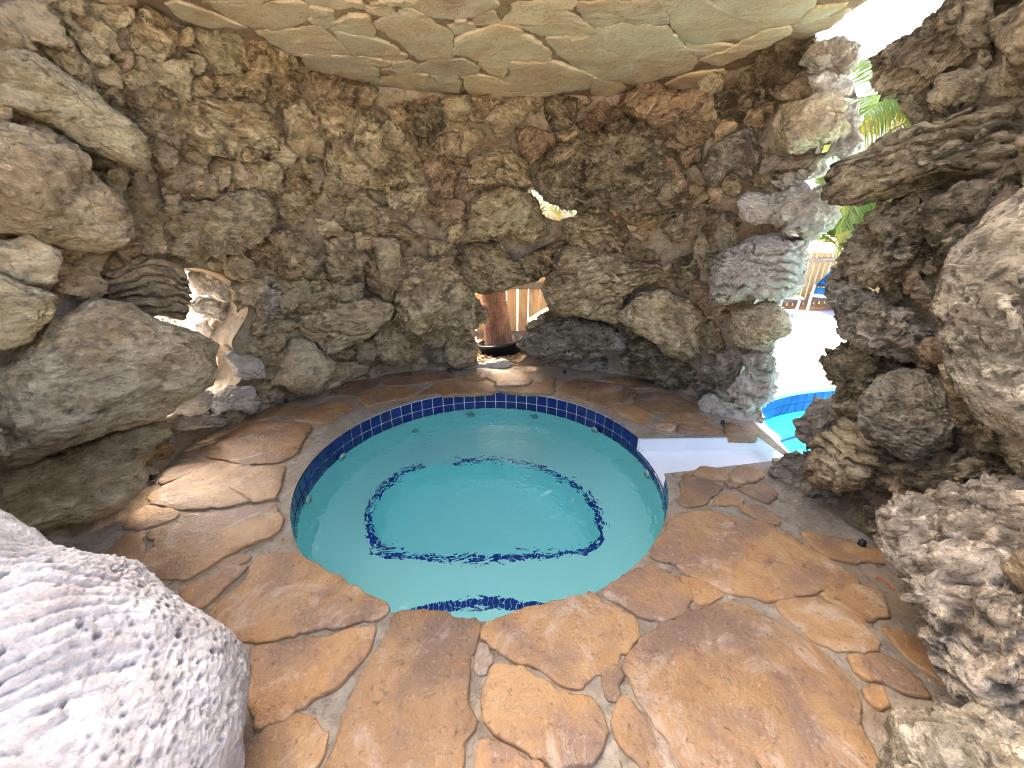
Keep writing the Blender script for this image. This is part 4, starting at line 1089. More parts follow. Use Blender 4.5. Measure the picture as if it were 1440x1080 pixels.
rk(960, 360, 3, 'R',
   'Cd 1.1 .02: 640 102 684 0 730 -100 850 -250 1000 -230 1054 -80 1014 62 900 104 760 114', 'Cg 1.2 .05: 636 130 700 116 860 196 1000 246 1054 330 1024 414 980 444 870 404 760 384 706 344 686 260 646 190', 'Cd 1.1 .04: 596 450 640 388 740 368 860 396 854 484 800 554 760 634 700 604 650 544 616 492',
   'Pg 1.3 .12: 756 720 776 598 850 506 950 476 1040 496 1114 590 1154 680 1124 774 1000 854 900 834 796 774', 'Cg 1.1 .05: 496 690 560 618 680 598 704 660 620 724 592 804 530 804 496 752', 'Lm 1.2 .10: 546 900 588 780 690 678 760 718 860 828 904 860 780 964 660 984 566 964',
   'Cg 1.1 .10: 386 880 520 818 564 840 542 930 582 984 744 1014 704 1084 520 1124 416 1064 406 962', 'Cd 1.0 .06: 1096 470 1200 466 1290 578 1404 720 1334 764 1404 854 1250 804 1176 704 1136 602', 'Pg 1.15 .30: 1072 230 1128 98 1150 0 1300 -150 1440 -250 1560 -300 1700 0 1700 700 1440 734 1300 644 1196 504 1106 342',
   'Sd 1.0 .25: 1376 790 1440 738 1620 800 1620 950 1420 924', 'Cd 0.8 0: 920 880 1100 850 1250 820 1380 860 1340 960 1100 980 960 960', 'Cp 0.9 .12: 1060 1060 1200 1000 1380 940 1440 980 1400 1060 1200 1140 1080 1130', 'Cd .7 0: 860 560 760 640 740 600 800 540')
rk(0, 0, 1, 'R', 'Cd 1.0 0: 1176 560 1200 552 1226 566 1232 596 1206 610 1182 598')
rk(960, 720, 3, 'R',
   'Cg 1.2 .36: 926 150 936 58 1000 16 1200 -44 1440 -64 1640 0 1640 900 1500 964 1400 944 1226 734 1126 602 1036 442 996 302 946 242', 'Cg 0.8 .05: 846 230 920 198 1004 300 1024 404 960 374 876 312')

def add_rock(poly, which, kind, tone, prot, off, seed, grow=1.06, k=3.2):
    c = poly.mean(0)
    mid = 0.5 * (poly.min(0) + poly.max(0)); c = 0.5 * (c + mid)
    p0, n0 = wall_hit(c[0], c[1], which)
    vd = CAM - p0; dist = np.linalg.norm(vd); vd = vd / dist
    p0 = p0 + vd * off; dist -= off
    en = vd * 0.75 + n0 * 0.25; en /= np.linalg.norm(en)
    ex = np.cross(np.array([0, 0, 1.0]), en); ex /= np.linalg.norm(ex); ey = np.cross(en, ex)
    Pl = []
    for x, y in poly:
        d = ray(x, y); t = np.dot(p0 - CAM, en) / np.dot(d, en)
        q = CAM + d * t - p0
        Pl.append((np.dot(q, ex), np.dot(q, ey)))
    Pl = np.array(Pl)
    # outline as radius over angle
    TH = np.linspace(-math.pi, math.pi, 129)
    Rr = np.zeros(len(TH)); m = len(Pl)
    for i in range(m):
        a, b = Pl[i], Pl[(i + 1) % m]; e = b - a
        dx, dy = np.cos(TH), np.sin(TH)
        den = dx * e[1] - dy * e[0]
        den = np.where(np.abs(den) < 1e-9, 1e-9, den)
        t = (a[0] * e[1] - a[1] * e[0]) / den
        s_ = (a[0] * dy - a[1] * dx) / den
        ok = (t > 0) & (s_ >= -1e-6) & (s_ <= 1 + 1e-6)
        Rr = np.where(ok, np.maximum(Rr, t), Rr)
    good = Rr > 0
    if good.sum() < 20: Rr = np.full(len(TH), np.hypot(Pl[:, 0], Pl[:, 1]).mean())
    else: Rr = np.interp(TH, TH[good], Rr[good])
    size = np.sqrt(np.mean(Rr ** 2))
    mn = max(np.percentile(Rr, 20), 0.02)
    D = np.clip(mn * 0.95, 0.045, 0.36) * prot
    px_size = size / dist * F_PX
    sub = 4 if px_size < 14 else (5 if px_size < 26 else (6 if px_size < (46 if kind == 'L' else 95) else 7))
    rough = np.clip(size / 0.16, 0.55, 1.15)
    V, Fc = rock_shape(Rr * grow, D, ex, ey, en, kind, seed, sub, size, k=k, rough=rough)
    par = back_wall if which == 'B' else right_wall
    par_loc = np.array(par.location)
    me = mesh_np('stone', V, Fc)
    return link('stone', me, M[tone], par, p0 - par_loc)
for i, (poly, which, kind, tone, prot, off) in enumerate(ROCKS):
    add_rock(poly, which, kind, tone, prot, off, 1000 + i * 13, grow=0.95 if kind + tone == 'Pp' and off == 0.16 else 1.0 if off < -0.09 or (poly[:, 0].min() < 800 and poly[:, 0].max() > 665 and poly[:, 1].min() < 520 and poly[:, 1].max() > 262 and poly[:, 0].min() > 480) or (poly[:, 0].max() > 1050 and poly[:, 0].min() < 1240 and poly[:, 0].min() > 930) else 1.10)

# smaller stones bedded between the traced ones
rs = np.random.RandomState(5)
allp = [r[0] for r in ROCKS]
done = []
def visible_wall(px, py):
    best = None
    for wch, bv in (('B', BVB), ('R', BVR)):
        h = bv.ray_cast(Vector(CAM), Vector(ray(px, py)).normalized())
        if h[0] is not None and (best is None or h[3] < best[1]): best = (wch, h[3], h[0].z)
    return best
cand = [(x + rs.uniform(-7, 7), y + rs.uniform(-7, 7)) for x in range(4, 1440, 15) for y in range(2, 1000, 15)]
rs.shuffle(cand)
nfill = 0
for x, y in cand:
    vw = visible_wall(x, y)
    if vw is None or vw[2] < 0.05 or vw[2] > 2.55: continue
    pt = np.array([[x, y]])
    if any(in_poly(h, pt)[0] for h in HOLES): continue
    rad = rs.uniform(13, 28) * (1.0 if vw[1] > 2.2 else 1.5)
    t8 = np.linspace(0, 2 * math.pi, 10, endpoint=False)
    probe = np.c_[x + rad * 0.6 * np.cos(t8), y + rad * 0.6 * np.sin(t8)]
    bad = 0
    for p in allp:
        if p[:, 0].max() < x - rad or p[:, 0].min() > x + rad or p[:, 1].max() < y - rad or p[:, 1].min() > y + rad: continue
        bad += in_poly(p, probe).sum() + in_poly(p, pt).sum() * 5
        if bad > 2: break
    if bad > 2 or any(in_poly(h, probe).any() for h in HOLES): continue
    if any((x - dx) ** 2 + (y - dy) ** 2 < (rad * 0.75 + dr * 0.75) ** 2 for dx, dy, dr in done): continue
    if rs.rand() < 0.15:
        done.append((x, y, rad)); continue          # leave bare mortar here
    done.append((x, y, rad))
    sx, sy, ro = rs.uniform(0.75, 1.35), rs.uniform(0.7, 1.0), rs.uniform(0, math.pi)
    rr = rad * rs.uniform(0.8, 1.1, 10)
    ax, ay = rr * np.cos(t8) * sx, rr * np.sin(t8) * sy
    poly = np.c_[x + ax * math.cos(ro) - ay * math.sin(ro), y + ax * math.sin(ro) + ay * math.cos(ro)]
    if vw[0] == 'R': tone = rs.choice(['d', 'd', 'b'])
    elif x < 420: tone = rs.choice(['p', 'p', 'm', 'b'])
    else: tone = rs.choice(['m', 'b', 'p', 'm'])
    add_rock(poly, vw[0], rs.choice(['C', 'S', 'C', 'L']), tone, rs.uniform(0.5, 0.9), -0.005, 5000 + nfill * 7)
    nfill += 1
print('ROCKS', len(ROCKS), 'FILL', nfill)
# ------------------------------------------------------------------ loose boulders on the terrace
def free_rock(name, poly, p0, en, D, kind, mat, seed, sub, k=2.7):
    en = np.array(en, float); en /= np.linalg.norm(en)
    ex = np.cross(np.array([0, 0, 1.0]), en); ex /= np.linalg.norm(ex); ey = np.cross(en, ex)
    Pl = []
    for x, y in poly:
        d = ray(x, y); q = CAM + d * (np.dot(p0 - CAM, en) / np.dot(d, en)) - p0
        Pl.append((np.dot(q, ex), np.dot(q, ey)))
    Pl = np.array(Pl); TH = np.linspace(-math.pi, math.pi, 129); Rr = np.zeros(129)
    for i in range(len(Pl)):
        a, b = Pl[i], Pl[(i + 1) % len(Pl)]; e = b - a
        den = np.cos(TH) * e[1] - np.sin(TH) * e[0]; den = np.where(np.abs(den) < 1e-9, 1e-9, den)
        t = (a[0] * e[1] - a[1] * e[0]) / den; s_ = (a[0] * np.sin(TH) - a[1] * np.cos(TH)) / den
        Rr = np.where((t > 0) & (s_ >= 0) & (s_ <= 1), np.maximum(Rr, t), Rr)
    Rr = np.interp(TH, TH[Rr > 0], Rr[Rr > 0])
    V, Fc = rock_shape(Rr, D, ex, ey, en, kind, seed, sub, float(np.sqrt(np.mean(Rr ** 2))), k=k)
    return link(name, mesh_np(name, V, Fc), mat, None, p0)
p0 = CAM + ray(60, 960) * 0.0; d_ = ray(60, 960); p0 = CAM + d_ * ((0.33 - CAM_H) / d_[2])
o = free_rock('coral_boulder', np.array([(-330, 760), (-120, 745), (0, 765), (60, 782), (120, 822), (180, 838), (235, 850), (290, 886), (346, 932), (358, 985), (348, 1080), (320, 1250), (150, 1420), (-200, 1450), (-420, 1200)], float),
              p0, (0.35, -0.25, 0.9), 0.40, 'N', M['n'], 77, 8)
tag(o, 'large white pitted coral boulder in the near left corner of the terrace', 'boulder')
d_ = ray(1370, 1110); p0 = CAM + d_ * ((0.10 - CAM_H) / d_[2])
o = free_rock('boulder', np.array([(1250, 1025), (1280, 1005), (1330, 996), (1380, 1006), (1430, 1040), (1500, 1080), (1540, 1200), (1400, 1300), (1270, 1200), (1246, 1090)], float),
              p0, (-0.4, -0.3, 0.85), 0.20, 'S', M['g'], 91, 6)
tag(o, 'low cream boulder on the terrace floor in the near right corner', 'boulder')

# ------------------------------------------------------------------ palms
def leaf_mat(name, a, b):
    m, nt, bs = new_mat(name); g = G(nt)
    c = g.mix(g.noise(5, 4, 0.6), a, b)
    nt.links.new(c, bs.inputs['Base Color']); bs.inputs['Roughness'].default_value = 0.5
    tl = nt.nodes.new('ShaderNodeBsdfTranslucent'); nt.links.new(c, tl.inputs['Color'])
    mx = nt.nodes.new('ShaderNodeMixShader'); mx.inputs[0].default_value = 0.4
    nt.links.new(bs.outputs[0], mx.inputs[1]); nt.links.new(tl.outputs[0], mx.inputs[2])
    nt.links.new(mx.outputs[0], nt.nodes['Material Output'].inputs['Surface'])
    return m
M['leaf_green'] = leaf_mat('palm_green', (0.03, 0.075, 0.014), (0.075, 0.125, 0.02))
M['leaf_yellow'] = leaf_mat('palm_yellow', (0.20, 0.20, 0.02), (0.27, 0.21, 0.03))
M['leaf_orange'] = leaf_mat('palm_orange', (0.22, 0.10, 0.03), (0.2, 0.15, 0.04))
def trunk_mat(name, a, b, k):
    m, nt, bs = new_mat(name); g = G(nt)
    sp = nt.nodes.new('ShaderNodeSeparateXYZ'); nt.links.new(g.pos, sp.inputs[0])
    st = nt.nodes.new('ShaderNodeCombineXYZ')
    g._in(st.inputs[0], sp.outputs[0]); g._in(st.inputs[1], sp.outputs[1]); g._in(st.inputs[2], g.math('MULTIPLY', sp.outputs[2], 0.12))
    fib = g.noise(55, 5, 0.7, 0.0, st.outputs[0])
    c = g.mix(g.ramp(fib, [(0.36, 0), (0.62, 1)]), a, b)
    c = g.mix(g.ramp(g.noise(8, 5, 0.7), [(0.4, 0.6), (0.55, 0.0)]), c, k)
    nt.links.new(c, bs.inputs['Base Color']); bs.inputs['Roughness'].default_value = 0.85
    nt.links.new(g.bump(fib, 0.9, 0.02), bs.inputs['Normal'])
    return m
M['trunk_red'] = trunk_mat('palm_trunk_red', (0.24, 0.11, 0.06), (0.46, 0.26, 0.16), (0.15, 0.07, 0.04))
M['trunk_grey'] = trunk_mat('palm_trunk_grey', (0.28, 0.21, 0.16), (0.42, 0.34, 0.27), (0.18, 0.13, 0.10))
def frond_mesh(L, nleaf, droop, leaf_len, seed, width=0.013):
    """A feather frond along +X: curved midrib with two rows of hanging leaflets."""
    rs = np.random.RandomState(seed)
    V, Fq = [], []
    def rach(t):
        return np.array([L * t * (1 - 0.12 * t * t), 0.0, L * (0.42 * t - droop * t * t)])
    n = 14
    for i in range(n + 1):
        t = i / n; p = rach(t); w = 0.016 * (1 - 0.85 * t) + 0.003
        for dy, dz in ((-w, 0), (0, w), (w, 0), (0, -w)): V.append(p + np.array([0, dy, dz]))
    for i in range(n):
        for k in range(4): Fq.append((i * 4 + k, i * 4 + (k + 1) % 4, i * 4 + 4 + (k + 1) % 4, i * 4 + 4 + k))
    for side in (-1, 1):
        for i in range(nleaf):
            t = 0.16 + 0.84 * (i + rs.uniform(-0.2, 0.2)) / nleaf
            t = min(t, 1.0)
            p = rach(t); tn = rach(min(t + 0.02, 1.02)) - rach(t - 0.02); tn /= np.linalg.norm(tn)
            ll = leaf_len * (math.sin(math.pi * (0.12 + 0.8 * t)) ** 0.6) * rs.uniform(0.85, 1.1)
            out = np.array([0, side, 0]) * 0.8 + tn * 0.55 + np.array([0, 0, rs.uniform(-0.25, 0.05)])
            out /= np.linalg.norm(out)
            wv = np.cross(out, np.array([0, 0, 1.0])); wv /= np.linalg.norm(wv)
            base = len(V)
            for s_, wf in ((0, 0.4), (0.35, 1.0), (0.7, 0.8), (1.0, 0.05)):
                q = p + out * ll * s_ + np.array([0, 0, -0.45 * ll * s_ * s_ * rs.uniform(0.9, 1.2)])
                V.append(q - wv * width * wf + np.array([0, 0, 0.004])); V.append(q + wv * width * wf)
            for k in range(3): Fq.append((base + 2 * k, base + 2 * k + 1, base + 2 * k + 3, base + 2 * k + 2))
    me = bpy.data.meshes.new('frond'); me.from_pydata([tuple(v) for v in V], [], Fq)
    for p in me.polygons: p.use_smooth = True
    return me
def palm(name, base, top, r0, r1, fronds, label, tmat, group=None, ring=0.045, flen=2.2, seed=0, z0=0.0):
    root = empty(name, base)
    tag(root, label, 'palm tree', group)
    b = np.array([0, 0, z0]); t = np.array(top, float) - np.array(base, float)
    bm = bmesh.new()
    H = np.linalg.norm(t - b); m = max(8, int(H / ring) * 2)
    path, rad = [], []
    for i in range(m + 1):
        s_ = i / m
        p = b + (t - b) * s_ + np.array([math.sin(s_ * 2.2) * 0.05, 0, 0])
        path.append(p); rad.append((r0 + (r1 - r0) * s_) * (1.0 + (0.05 if i % 2 else -0.03)) * (1 + 0.12 * max(0, 1 - s_ * 8)))
    bm_tube(bm, path, rad, 22)
    bm_obj('trunk', bm, tmat, root, True)
    meshes = {}
    for i, (az, el, mat, sc) in enumerate(fronds):
        key = (i % 4, mat)
        if key not in meshes:
            me = frond_mesh(flen, 64, 0.62 + 0.1 * (i % 4), flen * 0.26, seed + i); me.materials.append(M[mat]); meshes[key] = me
        o = link('frond', meshes[key], None, root)
        o.location = tuple(t); o.rotation_euler = (0, R(-el), R(az)); o.scale = (sc, sc, sc)
    return root
G_, Y_, O_ = 'leaf_green', 'leaf_yellow', 'leaf_orange'
full = lambda m, k, e: [(360 * i / m + k, e + 14 * ((i * 7) % 5 - 2), G_ if i % 3 else Y_, 0.9 + 0.1 * (i % 3)) for i in range(m)]
# palm in the black pot behind the back opening
pot_xy = on_z(702, 503, 0.0)
palm('palm_tree', (pot_xy[0], 4.84, 0.02), (pot_xy[0] - 0.55, 4.95, 4.3), 0.165, 0.12, full(14, 10, 10), 'stout palm with reddish ringed trunk growing in the black pot behind the wall opening', M['trunk_red'], seed=3)
bm = bmesh.new()
bm_lathe(bm, [(0.20, 0.0), (0.255, 0.02), (0.275, 0.15), (0.295, 0.152), (0.297, 0.185), (0.272, 0.187), (0.262, 0.12), (0.0, 0.11)], 56)
bmesh.ops.recalc_face_normals(bm, faces=bm.faces)
pot = empty('plant_pot', (pot_xy[0] + 0.03, 4.80, -0.02)); pot.rotation_euler = (R(-3), R(-9), 0)
tag(pot, 'round black plastic nursery pot around the base of the reddish palm trunk', 'pot')
bowl = bm_obj('bowl', bm, plain('black_plastic', (0.012, 0.013, 0.015), 0.35), pot, True)
bm = bmesh.new()
bm_lathe(bm, [(0.299, 0.158), (0.306, 0.162), (0.306, 0.18), (0.299, 0.186)], 56)
bm_obj('rim', bm, plain('black_plastic_rim', (0.016, 0.017, 0.02), 0.3), bowl, True)
# low palm whose fronds show through the small hole
palm('palm_tree', (0.45, 6.6, -0.03), (0.4, 6.5, 1.7), 0.09, 0.07, [(360 * i / 12 + 5, 8 + 12 * (i % 3), Y_ if i % 2 else G_, 0.75) for i in range(12)], 'small palm with yellow-green fronds seen through the little hole in the wall', M['trunk_grey'], seed=9, flen=1.6)
# palm outside the left opening
palm('palm_tree', (-3.30, 4.2, -0.03), (-3.2, 4.4, 4.2), 0.12, 0.10, full(12, 33, 8), 'palm with red-brown trunk standing outside the left wall opening', M['trunk_red'], seed=12)
# palms beyond the pool
cr = on_y(1335, 165, 7.6)
palm('palm_tree', (cr[0] + 0.3, 7.75, -0.03), tuple(cr), 0.13, 0.09, [(178, 28, G_, 1.0), (196, 6, G_, 1.05), (186, -14, Y_, 0.85), (170, 6, Y_, 0.9), (205, -24, G_, 1.0), (214, 20, G_, 1.0), (150, 20, G_, 1.0), (175, -34, G_, 0.9), (240, 10, G_, 1), (270, 20, Y_, 1), (300, 5, G_, 1), (330, 20, G_, 1), (0, 10, G_, 1), (30, 25, G_, 1), (60, 5, G_, 1), (90, 18, G_, 1), (120, 5, Y_, 1), (190, -45, O_, 0.8)], 'coconut palm with green and yellow fronds arching over the pool fence', M['trunk_grey'], seed=20, flen=2.6)
cr = on_y(1180, 352, 9.6)
palm('palm_tree', (cr[0] + 0.1, 9.7, -0.03), tuple(cr), 0.12, 0.1, [(360 * i / 18, 30 + 25 * (i % 3), G_ if i % 6 else O_, 0.7 + 0.15 * (i % 3)) for i in range(18)], 'bushy low palm with green fronds rising just behind the right fence', M['trunk_grey'], seed=31, flen=1.9)

# ------------------------------------------------------------------ fences
def wood_mat(name, a, b, k):
    m, nt, bs = new_mat(name); g = G(nt)
    rn = g.rnd()
    sp = nt.nodes.new('ShaderNodeSeparateXYZ'); nt.links.new(g.pos, sp.inputs[0])
    st = nt.nodes.new('ShaderNodeCombineXYZ')
    g._in(st.inputs[0], g.math('ADD', sp.outputs[0], g.math('MULTIPLY', rn, 20.0))); g._in(st.inputs[1], sp.outputs[1]); g._in(st.inputs[2], g.math('MULTIPLY', sp.outputs[2], 0.09))
    gr = g.noise(38, 5, 0.65, 0.9, st.outputs[0])
    c = g.mix(g.ramp(gr, [(0.36, 0), (0.64, 1)]), a, b)
    c = g.mix(g.ramp(rn, [(0, 0.0), (1, 0.45)]), c, k)
    nt.links.new(c, bs.inputs['Base Color']); bs.inputs['Roughness'].default_value = 0.8
    nt.links.new(g.bump(gr, 0.4, 0.006), bs.inputs['Normal'])
    return m
M['wood'] = wood_mat('fence_wood', (0.34, 0.215, 0.10), (0.58, 0.42, 0.235), (0.36, 0.25, 0.15))
M['rail'] = wood_mat('fence_rail', (0.10, 0.085, 0.07), (0.20, 0.17, 0.14), (0.12, 0.10, 0.085))
M['rail_grey'] = wood_mat('fence_rail_grey', (0.22, 0.19, 0.16), (0.36, 0.32, 0.28), (0.26, 0.23, 0.2))
def fence(a, b, h, pw, gap, rails, rmat, label):
    a, b = np.array(a, float), np.array(b, float); L = np.linalg.norm(b - a); rz = math.atan2(b[1] - a[1], b[0] - a[0])
    root = empty('picket_fence', (a[0], a[1], -0.03), rz); tag(root, label, 'fence')
    mes = []
    for v in range(3):
        bm = bmesh.new(); bm_box(bm, (0, 0, h / 2 + 0.02), (pw, 0.02, h - 0.02))
        bmesh.ops.bevel(bm, geom=list(bm.edges), offset=0.003, segments=1, affect='EDGES')
        for q in bm.verts:
            if q.co.z > h - 0.1: q.co.z += 0.012 * (v - 1)
        me = bpy.data.meshes.new('picket'); bm.to_mesh(me); bm.free(); me.materials.append(M['wood']); mes.append(me)
    n_ = int(L / (pw + gap)); rs_ = np.random.RandomState(int(h * 100))
    for i in range(n_):
        o = link('picket', mes[rs_.randint(3)], None, root)
        o.location = ((i + 0.5) * (pw + gap), rs_.uniform(-0.002, 0.002), 0); o.rotation_euler = (0, R(rs_.uniform(-0.5, 0.5)), 0)
    for z in rails:
        bm = bmesh.new(); bm_box(bm, (L / 2, -0.036, z), (L, 0.042, 0.085))
        bmesh.ops.bevel(bm, geom=list(bm.edges), offset=0.004, segments=1, affect='EDGES')
        bm_obj('rail', bm, rmat, root)
    for k in range(int(L / 2.3) + 1):
        bm = bmesh.new(); bm_box(bm, (min(k * 2.3 + 0.05, L), 0.062, h / 2), (0.09, 0.085, h))
        bm_obj('post', bm, rmat, root)
    return root
fence((-3.2, 5.42), (2.2, 5.42), 0.94, 0.135, 0.014, (0.13, 0.80), M['rail'], 'brown picket fence with dark bottom rail behind the potted palm')
fa, fb = on_z(1100, 430.5, 0.0), on_z(1188, 425.5, 0.0)
dv = (fb - fa) / np.linalg.norm(fb - fa)
fence((fa - dv * 3.0)[:2], (fb + dv * 4.5)[:2], 1.06, 0.125, 0.016, (0.14, 0.93), M['rail_grey'], 'weathered wooden picket fence with grey rails beyond the swimming pool')
fence((-6.4, 1.5), (-5.6, 6.6), 1.35, 0.135, 0.014, (0.13, 1.0), M['rail'], 'brown picket fence outside the left wall opening')
# mulch bed in front of the right fence
mb = [(fa - dv * 3.0)[:2], (fb + dv * 4.5)[:2], (fb + dv * 4.5)[:2] - (0.2, 0.9), on_z(1190, 436, 0)[:2], on_z(1135, 437, 0)[:2], on_z(1095, 432, 0)[:2]]
tag(fill_loops('mulch_bed', [mb], 0.004, M['mulch']), kind='structure')

# ------------------------------------------------------------------ sun loungers
M['white_frame'] = plain('white_frame', (0.80, 0.81, 0.82), 0.35, 0.5, 0, 0.02)
M['blue_sling'] = plain('blue_sling', (0.02, 0.22, 0.55), 0.6, 0.3, 0, 0.08, 30)
def lounger(loc, rz, label):
    root = empty('sun_lounger', loc, rz); tag(root, label, 'sun lounger', 'loungers on the pool deck')
    for s_ in (-1, 1):
        y = 0.30 * s_
        bm = bmesh.new(); bm_tube(bm, [(-0.95, y, 0.34), (-0.9, y, 0.36), (0.35, y, 0.36), (0.62, y, 0.36)], 0.022, 10); bm_obj('side_rail', bm, M['white_frame'], root, True)
        bm = bmesh.new(); bm_tube(bm, [(-0.88, y, 0.0), (-0.90, y, 0.3), (-0.86, y, 0.35), (-0.6, y, 0.35), (-0.45, y, 0.28), (-0.80, y, 0.02)], 0.022, 10); bm_obj('leg', bm, M['white_frame'], root, True)
        bm = bmesh.new(); bm_tube(bm, [(0.55, y, 0.35), (0.62, y, 0.3), (0.60, y, 0.0)], 0.022, 10); bm_obj('leg', bm, M['white_frame'], root, True)
        bm = bmesh.new(); bm_tube(bm, [(0.22, y, 0.37), (0.62, y, 0.92)], 0.022, 10); bm_obj('back_rail', bm, M['white_frame'], root, True)
    bm = bmesh.new(); bm_tube(bm, [(-0.95, -0.3, 0.34), (-0.95, 0.3, 0.34)], 0.022, 10); bm_obj('cross_bar', bm, M['white_frame'], root, True)
    bm = bmesh.new(); bm_tube(bm, [(0.62, -0.3, 0.92), (0.62, 0.3, 0.92)], 0.022, 10); bm_obj('cross_bar', bm, M['white_frame'], root, True)
    for nm, A, B in (('seat', (-0.92, 0.36), (0.2, 0.365)), ('backrest', (0.23, 0.385), (0.61, 0.91))):
        bm = bmesh.new(); rows = []
        for i in range(9):
            t = i / 8; x = A[0] + (B[0] - A[0]) * t; z = A[1] + (B[1] - A[1]) * t - 0.03 * math.sin(math.pi * t)
            rows.append([bm.verts.new((x, yy, z + dz)) for yy in (-0.28, 0, 0.28) for dz in (0, )] )
        for i in range(8):
            for k in range(2): bm.faces.new((rows[i][k], rows[i][k + 1], rows[i + 1][k + 1], rows[i + 1][k]))
        bmesh.ops.solidify(bm, geom=bm.faces[:], thickness=0.006)
        bm_obj(nm, bm, M['blue_sling'], root, True)
    return root
lp = on_z(1168, 441, 0.0)
lounger((lp[0] + 0.35, lp[1] + 0.55, 0.0), R(52), 'white framed sun lounger with raised blue back between the fence and the right rocks')
lp = on_z(1096, 442, 0.0)
lounger((lp[0] - 0.75, lp[1] + 0.15, 0.0), R(170), 'white and blue sun lounger mostly hidden behind the rock pillar')

# ------------------------------------------------------------------ white lattice panel and shrub outside the left opening
root = empty('lattice_panel', (-3.36, 3.72, -0.03), R(40)); tag(root, 'white framed lattice panel outside the left wall opening', 'lattice')
bm = bmesh.new()
for x in (-0.4, 0.4): bm_box(bm, (x, 0, 0.45), (0.05, 0.04, 0.9))
for z in (0.03, 0.875): bm_box(bm, (0, 0, z), (0.75, 0.038, 0.05))
bm_obj('frame', bm, M['white_frame'], root)
bm = bmesh.new()
from mathutils import Matrix
for k in range(-6, 7):
    for sg in (-1, 1):
        x = k * 0.11
        lo_, hi_ = -0.37, 0.37
        bm_box(bm, (x * 0.5, 0.006 * sg, 0.45), (0.018, 0.008, 0.98 - abs(x) * 0.7), Matrix.Rotation(R(32 * sg), 3, 'Y'))
bm_obj('lattice', bm, M['white_frame'], root)
def shrub(loc, n_, rad, mat, label, seed):
    rs_ = np.random.RandomState(seed); root = empty('shrub', loc); tag(root, label, 'shrub')
    V, Fq = [], []
    for i in range(n_):
        az = rs_.uniform(0, 2 * math.pi); el = rs_.uniform(0.2, 1.3); r_ = rad * rs_.uniform(0.4, 1.0)
        p = np.array([math.cos(az) * math.cos(el), math.sin(az) * math.cos(el), math.sin(el)]) * r_
        t = np.array([math.cos(az), math.sin(az), rs_.uniform(-0.6, 0.6)]); t /= np.linalg.norm(t); w = np.cross(t, rs_.normal(size=3)); w /= np.linalg.norm(w)
        l, ww = rs_.uniform(0.05, 0.09), rs_.uniform(0.012, 0.02); b0 = len(V)
        V += [p, p + t * l * 0.5 + w * ww, p + t * l, p + t * l * 0.5 - w * ww]; Fq.append((b0, b0 + 1, b0 + 2, b0 + 3))
    me = bpy.data.meshes.new('foliage'); me.from_pydata([tuple(v) for v in V], [], Fq); link('foliage', me, mat, root)
    bm = bmesh.new()
    for i in range(5):
        az = i * 1.3; bm_tube(bm, [(0, 0, 0), (math.cos(az) * rad * 0.3, math.sin(az) * rad * 0.3, rad * 0.6)], [0.008, 0.004], 6)
    bm_obj('stem', bm, M['trunk_grey'], root)
sp_ = on_z(228, 577, 0.0)
shrub((sp_[0] - 0.12, sp_[1] + 0.12, -0.03), 260, 0.26, M['leaf_yellow'], 'small yellow-green shrub at ground level outside the left wall opening', 4)

# ------------------------------------------------------------------ wood chips around the pot
rs = np.random.RandomState(8)
V, Fq = [], []
for i in range(900):
    x = rs.uniform(-0.75, 0.65); y = rs.uniform(4.34, 4.95)
    if (x - pot_xy[0] - 0.03) ** 2 + (y - 4.80) ** 2 < 0.23 ** 2: continue
    p = np.array([x, y, 0.012 + rs.uniform(0, 0.03)])
    a = rs.uniform(0, math.pi); t = np.array([math.cos(a), math.sin(a), rs.uniform(-0.3, 0.3)]); w = np.array([-math.sin(a), math.cos(a), rs.uniform(-0.4, 0.4)]); u = np.array([0, 0, 1.0])
    l, ww, hh = rs.uniform(0.012, 0.035), rs.uniform(0.006, 0.014), rs.uniform(0.003, 0.007); b0 = len(V)
    for sz in (-1, 1):
        for sx, sy in ((-1, -1), (1, -1), (1, 1), (-1, 1)): V.append(p + t * l * sx + w * ww * sy + u * hh * sz)
    Fq += [(b0, b0 + 3, b0 + 2, b0 + 1), (b0 + 4, b0 + 5, b0 + 6, b0 + 7)] + [(b0 + k, b0 + (k + 1) % 4, b0 + 4 + (k + 1) % 4, b0 + 4 + k) for k in range(4)]
me = bpy.data.meshes.new('wood_chips'); me.from_pydata([tuple(v) for v in V], [], Fq)
tag(link('wood_chips', me, M['chip']), 'pale wood chips strewn around the black plant pot', 'wood chips', kind='stuff')
tag(fill_loops('chip_bed', [[(-0.9, 4.3), (0.85, 4.3), (0.85, 5.0), (-0.9, 5.0)]], 0.006, M['chip']), kind='structure')

# ------------------------------------------------------------------ small things on the terrace
bm = bmesh.new(); bm_lathe(bm, [(0.0, 0.034), (0.010, 0.034), (0.016, 0.028), (0.017, 0.0)], 16); bmesh.ops.recalc_face_normals(bm, faces=bm.faces)
cap_me = bpy.data.meshes.new('cap'); bm.to_mesh(cap_me); bm.free(); cap_me.materials.append(plain('black_rubber', (0.012, 0.012, 0.012), 0.5))
for p in cap_me.polygons: p.use_smooth = True
for (px, py), lab in (((216, 673), 'small black rubber cap at the foot of the left wall below the big cream boulder'), ((403, 566), 'small black rubber cap beside the pale rocks right of the left opening'),
                      ((631, 522), 'tiny black rubber cap at the wall foot just left of the potted palm opening'), ((794, 525), 'tiny black rubber cap at the wall foot right of the potted palm opening'),
                      ((1016, 596), 'small black rubber cap on the ledge beside the pillar foot above the spillway'), ((1211, 767), 'black rubber cap on the flagstone at the foot of the right wall')):
    q = on_z(px, py, 0.014)
    tag(link('rubber_cap', cap_me, None, None, q), lab, 'cap', 'black caps along the wall foot')
q = on_z(1243, 822, 0.02)
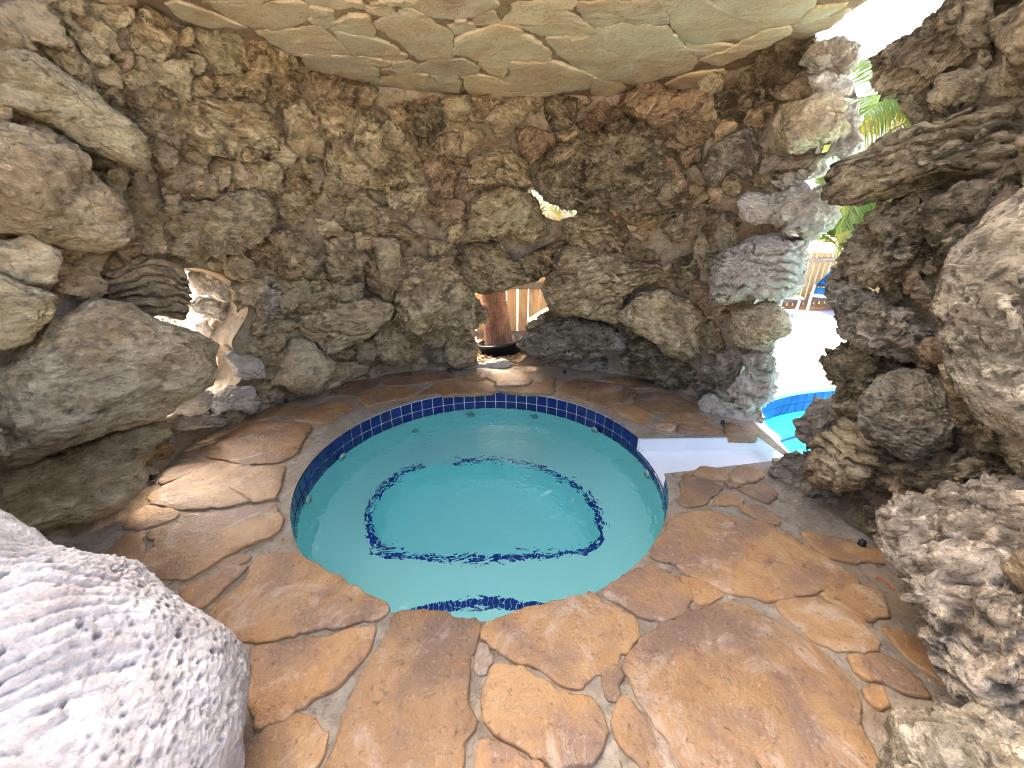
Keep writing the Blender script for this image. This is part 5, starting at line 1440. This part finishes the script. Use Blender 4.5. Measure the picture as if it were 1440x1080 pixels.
bm = bmesh.new(); bm_tube(bm, [(q[0] + 0.03 * math.sin(a), q[1] + 0.035 * math.cos(a), q[2]) for a in np.linspace(-0.2, 2.4, 12)], 0.0035, 8)
tag(bm_obj('plastic_strip', bm, plain('orange_plastic', (0.55, 0.10, 0.02), 0.4), None, True), 'short curled orange-red plastic strip on the mortar at the right wall foot', 'strip')

# ------------------------------------------------------------------ the place goes on beyond the frame
rs = np.random.RandomState(21)
def quads(xs, ys, jit):
    P = np.array([[(x + rs.uniform(-jit, jit), y + rs.uniform(-jit, jit)) for x in xs] for y in ys])
    out = []
    for i in range(len(ys) - 1):
        for j in range(len(xs) - 1):
            q = np.array([P[i, j], P[i, j + 1], P[i + 1, j + 1], P[i + 1, j]]); c = q.mean(0)
            out.append(c + (q - c) * 0.93)
    return out
for i, q in enumerate(quads(np.linspace(-1.9, 1.5, 8), np.linspace(-0.85, 0.50, 4), 0.09)):
    flag(np.c_[q, np.zeros(4)], 'flagstone', M['flag'], terrace, 1, 0.013, 900 + i, rough=0.016, relief=0.003)
for i, q in enumerate(quads(np.linspace(-1.8, 1.7, 10), [2.16, 2.46], 0.04)):
    flag(np.c_[q, np.zeros(4)] - np.array([0, 2.6, 0]), 'flagstone', M['roof_flag'], roof, -1, 0.015, 960 + i, rough=0.016, relief=0.005)
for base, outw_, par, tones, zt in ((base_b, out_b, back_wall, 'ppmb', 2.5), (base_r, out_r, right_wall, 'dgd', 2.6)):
    put = []
    ns, nz_ = base.shape[:2]
    for _ in range(1500):
        a, b = rs.randint(ns), rs.randint(nz_)
        p = base[a, b]
        if p[2] < 0.12 or p[2] > zt: continue
        f_ = p[1] * CP - (p[2] - CAM_H) * SP
        if f_ > 0.05:
            px_, py_ = project(p)
            if -110 < px_ < 1550 and -60 < py_ < 1200: continue
        r_ = rs.uniform(0.12, 0.24)
        if any(np.linalg.norm(p - q) < 0.85 * (r_ + s_) for q, s_ in put): continue
        put.append((p, r_))
        en = -outw_[a]; ex = np.cross(np.array([0, 0, 1.0]), en); ey = np.cross(en, ex)
        TH = np.linspace(-math.pi, math.pi, 129); kx, ky, ro = rs.uniform(1.0, 1.3), rs.uniform(0.75, 1.0), rs.uniform(-0.5, 0.5)
        Rr = r_ / np.sqrt((np.cos(TH - ro) / kx) ** 2 + (np.sin(TH - ro) / ky) ** 2)
        V, Fc = rock_shape(Rr, r_ * 0.7, ex, ey, en, rs.choice(list('CSPL')), 7000 + len(put) * 11, 5, r_, k=3.0)
        link('stone', mesh_np('stone', V, Fc), M[rs.choice(list(tones))], par, p - np.array(par.location))
